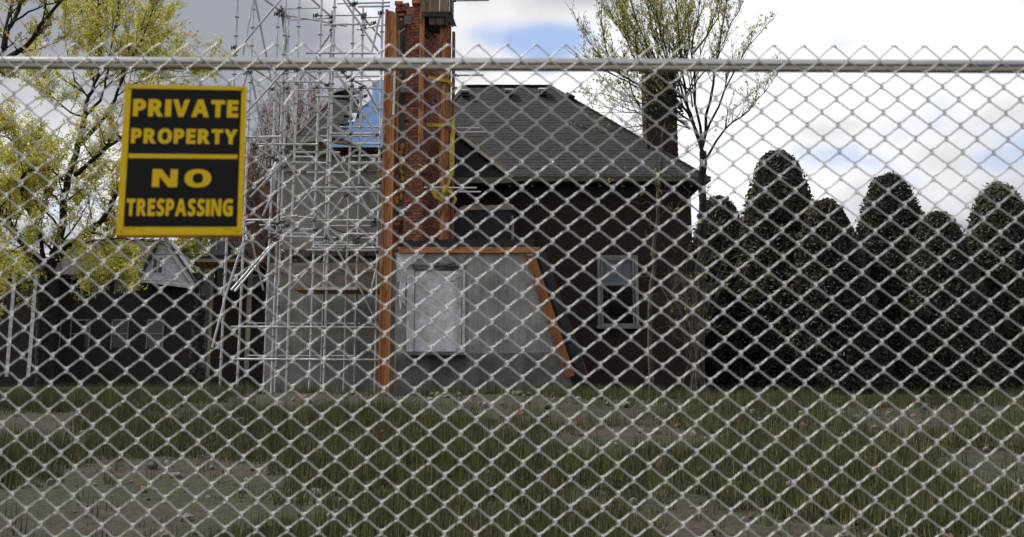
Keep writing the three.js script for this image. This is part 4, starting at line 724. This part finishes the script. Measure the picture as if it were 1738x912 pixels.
function bushTree(name, label, px, py, D, w, h, colour, trunkPy, n, group) { // a leafy mass of clumps round a short stem
  const b = P(px, trunkPy, D), base = V(b.x, groundY(b.x, b.z) - 0.1, b.z), T = thing(name, label, 'tree', base, group), top = P(px, py, D);
  const t = new Tubes(); t.add([base, V(base.x, mix(base.y, top.y, 0.5), base.z), V(base.x, top.y - 0.3, base.z)], [0.14, 0.09, 0.02], 7); mesh(T, 'trunk', [t.geometry()], M.bark);
  const im = new THREE.InstancedMesh(h.full ? leafClump(16, 0.2, 0.095) : leafClump(12, 0.16, 0.13), leafMat(...colour), n), o = new THREE.Object3D(), c = new THREE.Color(), lo = h.lo ?? 0.3;
  for (let k = 0; k < n; k++) {
    let y, r, a, q; const H = top.y - base.y;
    do { y = lo + (H - lo) * Math.pow(rnd(), 0.9); const f = (y - lo) / (H - lo), full = h.full ? Math.pow(1 - f, 0.55) * 0.95 + 0.05 : h.cone ? (1 - f) * 0.95 + 0.05 : Math.sqrt(Math.max(0, 1 - (2 * f - 1) ** 2)) * 0.9 + 0.05; a = rnd() * 6.283; r = w * full * Math.sqrt(rr(0.25, 1)); q = V(Math.cos(a) * r, y, Math.sin(a) * r); } while (fbm3(q.x * 1.1 + px, q.y * 1.1, q.z * 1.1, 3) < (h.full ? 0.30 : 0.42));
    o.position.copy(q); o.rotation.set(rnd() * 6, rnd() * 6, rnd() * 6); o.scale.setScalar(rr(0.6, 1.4)); o.updateMatrix(); im.setMatrixAt(k, o.matrix); springTone(c); if (h.full && fbm3(q.x * 1.6 + px, q.y * 1.6, q.z * 1.6, 3) > 0.58) c.setRGB(c.r * 2.0, c.g * 1.35, c.b * 1.2); im.setColorAt(k, c);
  }
  im.name = 'crown'; im.userData.kind = 'stuff'; im.castShadow = im.receiveShadow = true; T.add(im);
}
bushTree('leafy_tree', 'bright yellow green tree filling the gap between the white gable and the porch house', 336, 386, 95, 3.8, { lo: 1.5 }, [0.30, 0.30, 0.035], 660, 8000);
bushTree('conifer', 'small dark conifer standing before the bright yellow green tree', 332, 458, 78, 0.55, { cone: 1 }, [0.02, 0.03, 0.015], 660, 900);
{ // cedars beside the house, running on past the corner
  const where = ['next to the house corner', 'second from the house corner', 'third from the house corner', 'fourth from the house corner', 'fifth from the house corner', 'sixth and farthest from the house corner'];
  for (let i = 0; i < 6; i++) bushTree('cedar_tree', 'dark green cedar in the row beside the house, ' + where[i], [1232, 1338, 1418, 1532, 1612, 1722][i], [345, 268, 352, 306, 372, 322][i], [35, 34, 32.6, 34.4, 33, 33.8][i], [1.6, 1.9, 1.5, 1.85, 1.55, 1.8][i], { cone: 0.6, lo: 0.0, full: 1 }, [[0.030, 0.042, 0.016], [0.036, 0.046, 0.018], [0.040, 0.044, 0.020], [0.028, 0.040, 0.017], [0.044, 0.048, 0.020], [0.032, 0.044, 0.016]][i], 660, 9500, 'cedars in the row beside the house');
}

// ---------------------------------------------------------------- houses far down the street
{ // porch house
  const D = 45, H = thing('porch_house', 'small dark house with a wide cream edged porch roof behind the raking scaffold tubes', 'house', P(400, 660, D));
  mesh(H, 'wall', [(() => { const a = P(357, 500, D), b = P(470, 500, D), t = P(400, 436, D).y; return box((a.x + b.x) / 2, (t + GROUND) / 2 - 0.1, -D - 3, b.x - a.x, t - GROUND + 0.2, 5); })()], M.farWall);
  mesh(H, 'corner_post', [rect(354, 452, 358.5, 640, D - 0.2, 0.12)], M.cream); mesh(H, 'corner_post', [rect(417, 460, 424, 640, D - 0.2, 0.12)], M.cream);
  const w = mesh(H, 'window', [rect(368, 448, 410, 488, D - 0.53, 0.05)], M.glassDark); mesh(w, 'frame', [rect(366, 445, 412, 448, D - 0.56, 0.06), rect(388, 448.5, 390, 487.5, D - 0.56, 0.06)], M.frame); mesh(w, 'sill', [rect(365, 488, 413, 491, D - 0.6, 0.1)], M.frame);
  const w2 = mesh(H, 'window', [rect(428, 470, 444, 488, D - 0.53, 0.05)], M.glassDark); mesh(w2, 'frame', [rect(426, 466, 446, 469.5, D - 0.56, 0.06)], M.frame);
  const r = mesh(H, 'porch_roof', [prism([P(319, 440, D - 1), P(360, 433, D - 1), P(475, 431, D - 1), P(475, 444, D - 1), P(322, 444, D - 1)], 3)], M.membrane);
  mesh(r, 'fascia', [rect(320, 439.5, 475, 445, D - 1.06, 0.05)], M.cream); mesh(r, 'soffit', [rect(326, 445.2, 475, 449, D - 0.9, 1.8)], M.timberDark);
  mesh(H, 'upper_wall', [rect(357, 404, 384, 435, D + 0.4, 3)], M.concrete); mesh(H, 'upper_wall', [rect(384.5, 402, 404, 433, D + 0.7, 3)], M.membrane);
  mesh(H, 'side_roof', [prism([P(392, 428, D - 0.2), P(442, 414, D - 0.2), P(470, 420, D - 0.2), P(470, 436, D - 0.2), P(396, 436, D - 0.2)], 2)], M.membrane);
  mesh(H, 'rake_board', [plank(P(392, 428, D - 0.3), P(443, 412.5, D - 0.3), 0.12, 0.06)], M.cream); mesh(H, 'vent_pipe', [bar(P(367, 404, D + 0.3), P(367, 425, D + 0.3), 0.02)], M.frame);
}
{ // dark house with a broad brown roof and a white gable
  const D = 85, H = thing('gabled_house', 'dark house with broad brown roof and white boarded gable below the sign', 'house', P(190, 660, D));
  const a = P(58, 462, D), b = P(338, 480, D), ye = P(160, 463, D).y;
  mesh(H, 'wall', [box((a.x + b.x) / 2, (ye + 1) / 2, -D - 4, b.x - a.x, ye - 1, 8)], M.farWall);
  const eL = P(56, 466, D - 0.8), eR = P(236, 468, D - 0.8), up = V(0, P(100, 408, D + 5).y - eL.y, -5.8), L = up.length(); up.divideScalar(L);
  const rg = new THREE.BufferGeometry(), tl = eL.clone().addScaledVector(up, L), tr = eR.clone().addScaledVector(up, L), bl = V(eL.x, eL.y, -D - 11), br = V(eR.x, eL.y, -D - 11); eR.y = eL.y; tr.y = tl.y;
  rg.setAttribute('position', new THREE.Float32BufferAttribute([eL, eR, tr, eL, tr, tl, br, bl, tl, br, tl, tr, eL, tl, bl, eR, br, tr].flatMap((v) => [v.x, v.y, v.z]), 3)); rg.computeVertexNormals();
  const roof = mesh(H, 'roof', [uvBox(rg)], shingleBrown[0]), list = [];
  shingleSlope(list, eL.clone(), V(1, 0, 0), up, eR.x - eL.x, L, shingleBrown.length, () => true, { tw: 0.55, exp: 0.24 }); pieces(roof, 'shingle', 'shingle_courses', list, shingleBrown);
  mesh(roof, 'gutter', [rect(54, 465.5, 240, 469, D - 0.9, 0.12)], M.siding); mesh(roof, 'skylight', [rect(215, 464, 236, 467.5, D - 1.0, 0.1)], M.white);
  for (const [x0, x1] of [[122, 137], [140, 150], [163, 178], [196, 214]]) { const w = mesh(H, 'window', [rect(x0, 468, x1, 498, D - 0.02, 0.06)], M.glassDark); mesh(w, 'frame', [rect(x0 - 2, 466, x0 - 0.2, 500, D - 0.08, 0.1), rect(x1 + 0.2, 466, x1 + 2, 500, D - 0.08, 0.1), rect(x0, 466, x1, 467.6, D - 0.08, 0.1), rect(x0, 482, x1, 483.4, D - 0.08, 0.1)], M.frame); }
  for (const [x0, x1] of [[80, 100], [120, 150], [190, 215], [250, 275]]) { const w = mesh(H, 'window', [rect(x0, 545, x1, 590, D - 0.02, 0.06)], M.glassDark); mesh(w, 'frame', [rect(x0 - 2, 542, x0 - 0.2, 593, D - 0.08, 0.1), rect(x1 + 0.2, 542, x1 + 2, 593, D - 0.08, 0.1), rect(x0, 542, x1, 544.6, D - 0.08, 0.1), rect(x0, 566, x1, 567.5, D - 0.08, 0.1)], M.frame); }
  const G = D - 1.6, q = (x, y, z = 0) => P(x, y, G + z);
  const gable = mesh(H, 'gable', [prism([q(236, 473), q(326, 484), q(276, 404)], 3.5)], M.whiteWall); gable.userData.label = 'white boarded gable';
  for (let y = 474; y > 412; y -= 3.1) { const f = (480 - y) / 76, x0 = mix(238, 275, f) + 1, x1 = mix(324, 277, f) - 1, dy = (1 - f) * 8; if (x1 - x0 > 4) mesh(gable, 'clapboard', [plank(q(x0, y - dy * 0.2, -0.02), q(x1, y + dy, -0.02), 0.12, 0.03)], M.whiteWall); }
  mesh(gable, 'rake_board', [plank(q(231, 478, -0.1), q(276, 401, -0.1), 0.16, 0.5)], M.siding); mesh(gable, 'rake_board', [plank(q(332, 487, -0.12), q(276, 401, -0.12), 0.34, 0.3)], M.whiteWall); mesh(gable, 'rake_edge', [plank(q(337, 486, -0.1), q(279, 400, -0.1), 0.10, 0.5)], M.siding);
  mesh(gable, 'gable_window', [rect(260, 440, 275, 463, G - 0.05, 0.06)], M.glassDark);
  mesh(gable, 'window_frame', [rect(257, 438, 259.6, 465, G - 0.1, 0.12), rect(275.4, 438, 278, 465, G - 0.1, 0.12), rect(266.8, 438, 268.2, 463, G - 0.1, 0.12), rect(257, 434, 278, 437.6, G - 0.1, 0.12)], M.whiteWall);
  mesh(H, 'cornice', [plank(q(236, 475, -0.15), q(330, 487, -0.15), 0.3, 0.3)], M.whiteWall);
}
{ // house at the far left
  const D = 80, H = thing('corner_house', 'dark house with pale corner boards behind the foot of the large maple', 'house', P(0, 660, D));
  const a = P(-170, 470, D), b = P(60, 470, D), ye = P(0, 455, D).y; mesh(H, 'wall', [box((a.x + b.x) / 2, (ye + 1) / 2, -D - 3, b.x - a.x, ye - 1, 6)], M.farWall);
  mesh(H, 'roof', [prism([P(-180, 457, D - 0.5), P(66, 457, D - 0.5), P(40, 425, D - 0.5), P(-150, 425, D - 0.5)], 7)], shingleBrown[1]);
  for (const x of [14.5, 51]) mesh(H, 'corner_board', [rect(x, 460, x + 6, 640, D - 0.06, 0.05)], M.white);
  mesh(H, 'gable_patch', [prism([P(22, 450, D - 0.9), P(30, 446, D - 0.9), P(42, 462, D - 0.9), P(32, 465, D - 0.9)], 0.05)], M.whiteWall);
  for (const [x0, x1] of [[-30, -12], [-6, 8]]) { const w = mesh(H, 'window', [rect(x0, 461, x1, 486, D - 0.02, 0.06)], M.glassDark); mesh(w, 'frame', [rect(x0 - 2, 458.5, x0 - 0.2, 489, D - 0.08, 0.1), rect(x1 + 0.2, 458.5, x1 + 2, 489, D - 0.08, 0.1), rect(x0, 472, x1, 473.4, D - 0.08, 0.1), rect(x0 - 2, 489.2, x1 + 2, 491, D - 0.08, 0.14)], M.frame); }
}
{ // wires
  const wire = (label, D, r, ...a) => { const T = thing('overhead_wire', label, 'wire', P(a[0], a[1], D)), t = new Tubes(), n = 24, p0 = P(a[0], a[1], D), p1 = P(a[2], a[3], D), pts = []; for (let i = 0; i <= n; i++) { const p = p0.clone().lerp(p1, i / n); p.y -= a[4] * 4 * (i / n) * (1 - i / n); pts.push(p); } t.add(pts, pts.map(() => r), 5); mesh(T, 'cable', [t.geometry()], M.cable); };
  wire('black overhead wire crossing in front of the white gable', 60, 0.02, -60, 429, 368, 431.5, 0.06);
  wire('thin pale overhead wire crossing low before the dark houses', 60, 0.012, -60, 463, 368, 478, 0.1);
}

// ---------------------------------------------------------------- chain link fence and the sign on it
{
  const yaw = 0.0461, slope = -0.01657, w = 0.07452, h = 0.06603;
  const r0 = P(28.5, 399.6, 2.94), O = V(r0.x + 0.00023, r0.y - 0.00077, r0.z), u = V(Math.cos(yaw), slope, Math.sin(yaw)), v = V(0, 1, 0.005), n = u.clone().cross(v).normalize();
  const at = (i, j, c = 0) => O.clone().addScaledVector(u, i * w).addScaledVector(v, j * h).addScaledVector(n, c);
  const F0 = thing('chain_link_fence', 'galvanised chain link fence with a round top rail crossing the whole view', 'fence', at(18, -31));
  const top = 7.5, rows = 76, R = 0.00175, dz = 0.0033;
  // one wire winds down between two columns of knots: front on its rising strokes, back on the falling ones
  const wireGeometry = (side) => {           // side 0: from the peak to the left column, 1: to the right column
    const pts = [], xa = 0.5, xb = side ? 1 : 0;
    for (let k = 0; k <= rows; k++) {
      const y = top - k / 2, x = k % 2 ? xb : xa, out = Math.sign(x - (k % 2 ? xa : xb)) * 0.036;
      const nextFront = (k % 2 === 0) === (side === 0);
      if (k === 0) { const g = side ? 1 : -1; pts.push(at(x - g * 0.10, y + 0.03, -dz)); pts.push(at(x - g * 0.05, y + 0.075, -dz * 0.4)); pts.push(at(x + g * 0.01, y + 0.06, 0)); continue; }
      const x2 = k % 2 ? xa : xb, e = 0.13, c1 = nextFront ? dz : -dz;
      pts.push(at(x + out * 0.4, y + 0.066, -c1)); pts.push(at(x + out * 1.15, y, 0)); pts.push(at(x + out * 0.4, y - 0.066, c1));
      if (k < rows) for (const f of [0.22, 0.4, 0.6, 0.78]) pts.push(at(mix(x, x2, f), y - 0.066 - 0.368 * (f - 0.1) / 0.8, c1));
    }
    const c = new THREE.CatmullRomCurve3(pts, false, 'centripetal'), q = c.getPoints(pts.length * 2), t = new Tubes(); t.add(q, q.map(() => R), 8); return t.geometry();
  };
  const first = [0, 1].map((s) => mesh(F0, 'wire', [wireGeometry(s)], M.wire));
  for (let i = -4; i <= 38; i++) for (const s of [0, 1]) { const m = i === -4 ? first[s] : first[s].clone(); m.position.copy(u).multiplyScalar(i * w + rr(-0.0006, 0.0006)); m.position.y += rr(-0.0008, 0.0008); if (i > -4) F0.add(m); }
  const rr0 = at(-14, 6.87, -0.0225), rr1 = at(52, 6.87, -0.0225);
  const rail = bar(rr0, rr1, 0.0168, 24); mesh(F0, 'top_rail', [rail], M.rail);
  for (const i of [-9, 46]) { const p = at(i, 6.5, -0.05), b = V(p.x, groundY(p.x, p.z) - 0.3, p.z); mesh(F0, 'post', [bar(b, p, 0.03, 16)], M.rail); mesh(F0, 'rail_clamp', [bar(at(i - 0.4, 6.87, -0.0225), at(i + 0.4, 6.87, -0.0225), 0.021, 16)], M.steelWorn); }

  // sign
  const tl = P(211, 144, 2.855), tr = P(417, 147, 2.897), bl = P(198.5, 399, 2.825), br = P(413, 399.5, 2.867);
  const ux = tr.clone().sub(tl).add(br.clone().sub(bl)).multiplyScalar(0.5), W = ux.length(); ux.normalize();
  const uy = tl.clone().sub(bl).add(tr.clone().sub(br)).multiplyScalar(0.5), H = uy.length(); uy.addScaledVector(ux, -ux.dot(uy)).normalize();
  const nz = ux.clone().cross(uy), c = tl.clone().add(tr).add(bl).add(br).multiplyScalar(0.25);
  const S = thing('warning_sign', 'yellow bordered black sign reading private property no trespassing on the fence', 'sign', c);
  S.quaternion.setFromRotationMatrix(new THREE.Matrix4().makeBasis(ux, uy, nz));
  const add = (name, g, m) => { const q = new THREE.Mesh(g, m); q.name = name; q.castShadow = q.receiveShadow = true; S.add(q); return q; };
  const TW = 1024, TH = Math.round(1024 * H / W), cv = document.createElement('canvas'); cv.width = TW; cv.height = TH; const x = cv.getContext('2d');
  const X = (px) => (px - 205) / 210 * TW, Y = (py) => (py - 146.5) / 253 * TH;       // picture units on the sign's face
  const YEL = '#e0bb12', BLK = '#0f0e0d';
  x.fillStyle = YEL; x.fillRect(0, 0, TW, TH); x.fillStyle = BLK; x.fillRect(X(216), Y(153.5), X(406) - X(216), Y(386.5) - Y(153.5));
  x.fillStyle = YEL; x.strokeStyle = YEL; x.lineJoin = 'miter';
  const line = (s, x0, x1, y0, y1, fat, gap = 0.05) => {   // each letter drawn to fill its share of the line
    const px = 400; x.font = 'bold ' + px + 'px sans-serif'; const cap = px * 0.714, ws = [...s].map((ch) => { const m = x.measureText(ch); return ch === 'I' ? cap * 0.27 : m.actualBoundingBoxRight + m.actualBoundingBoxLeft; });
    const sp = cap * gap * 2, total = ws.reduce((a, b) => a + b, 0) + sp * (s.length - 1), kx = (X(x1) - X(x0) - fat) / total, ky = (Y(y1) - Y(y0) - fat) / cap; let q = X(x0) + fat / 2;
    [...s].forEach((ch, i) => { if (ch === 'I') { x.fillRect(q - fat / 2, Y(y0), ws[i] * kx + fat, Y(y1) - Y(y0)); q += (ws[i] + sp) * kx; return; } const m = x.measureText(ch); x.save(); x.translate(q, Y(y1) - fat / 2); x.scale(kx, ky); x.translate(m.actualBoundingBoxLeft, 0); x.fillText(ch, 0, 0); x.restore(); x.save(); x.translate(q, Y(y1) - fat / 2); x.scale(kx, ky); x.translate(m.actualBoundingBoxLeft, 0); x.lineWidth = fat / Math.sqrt(kx * ky); x.strokeText(ch, 0, 0); x.restore(); q += (ws[i] + sp) * kx; });
  };
  line('PRIVATE', 220, 402, 171.5, 201.5, 12, 0.09); line('PROPERTY', 219.5, 401.5, 222, 247.5, 10, 0.09);
  x.fillRect(X(217.5), Y(265), X(402.5) - X(217.5), Y(272.5) - Y(265));
  line('NO', 259, 359, 290.5, 321, 14, 0.15); line('TRESPASSING', 219, 398, 340.5, 368.5, 8, 0.085);
  x.fillStyle = '#3a2f14'; x.globalAlpha = 0.75;
  const small = (x0, x1, y, n) => { for (let i = 0; i < n; i++) { const a = X(mix(x0, x1, i / n)), b = (X(x1) - X(x0)) / n; for (let k = 0; k < 3; k++) x.fillRect(a + rnd() * b * 0.5, Y(y) + k * 5, b * rr(0.2, 0.6), 3.5); } };
  small(215, 236, 388.2, 9); small(382, 403, 388.8, 8); x.globalAlpha = 0.35; small(243, 254, 390, 5); x.globalAlpha = 1;
  // scuffs and dust that the plastic face has picked up
  for (let i = 0; i < 260; i++) { x.globalAlpha = rr(0.02, 0.09); x.fillStyle = rnd() < 0.5 ? '#b8b0a0' : '#6a5a30'; x.fillRect(rnd() * TW, rnd() * TH, rr(1, 26), rr(1, 3)); } x.globalAlpha = 1;
  const face = new THREE.CanvasTexture(cv); face.colorSpace = THREE.SRGBColorSpace; face.magFilter = THREE.LinearFilter;
  const fg = new THREE.PlaneGeometry(W, H); fg.translate(0, 0, 0.0026); add('printed_face', fg, new THREE.MeshPhysicalMaterial({ map: face, specularIntensity: 0.5, roughness: 0.55, bumpMap: scaled(tMottle, 2, 2), bumpScale: 0.0008 }));
  add('panel', new THREE.BoxGeometry(W, H, 0.005), mat(0.80, 0.53, 0.02, 0.5));
  const bk = uvBox(new THREE.BoxGeometry(W - 0.002, H + 0.002, 0.012)); bk.translate(0, -0.003, -0.0087); add('backing_board', bk, mat(0.40, 0.19, 0.06, 0.85, { map: tGrain }));
  for (const [a, b] of [[-0.46, 0.475], [0.46, 0.475], [-0.46, -0.475], [0.46, -0.475]]) { const g = new THREE.CylinderGeometry(0.0035, 0.0035, 0.003, 10); g.rotateX(Math.PI / 2); g.translate(a * W, b * H, 0.004); add('screw', g, mat(0.5, 0.36, 0.05, 0.4, { metalness: 0.3 })); }
}

renderer.render(scene, camera);
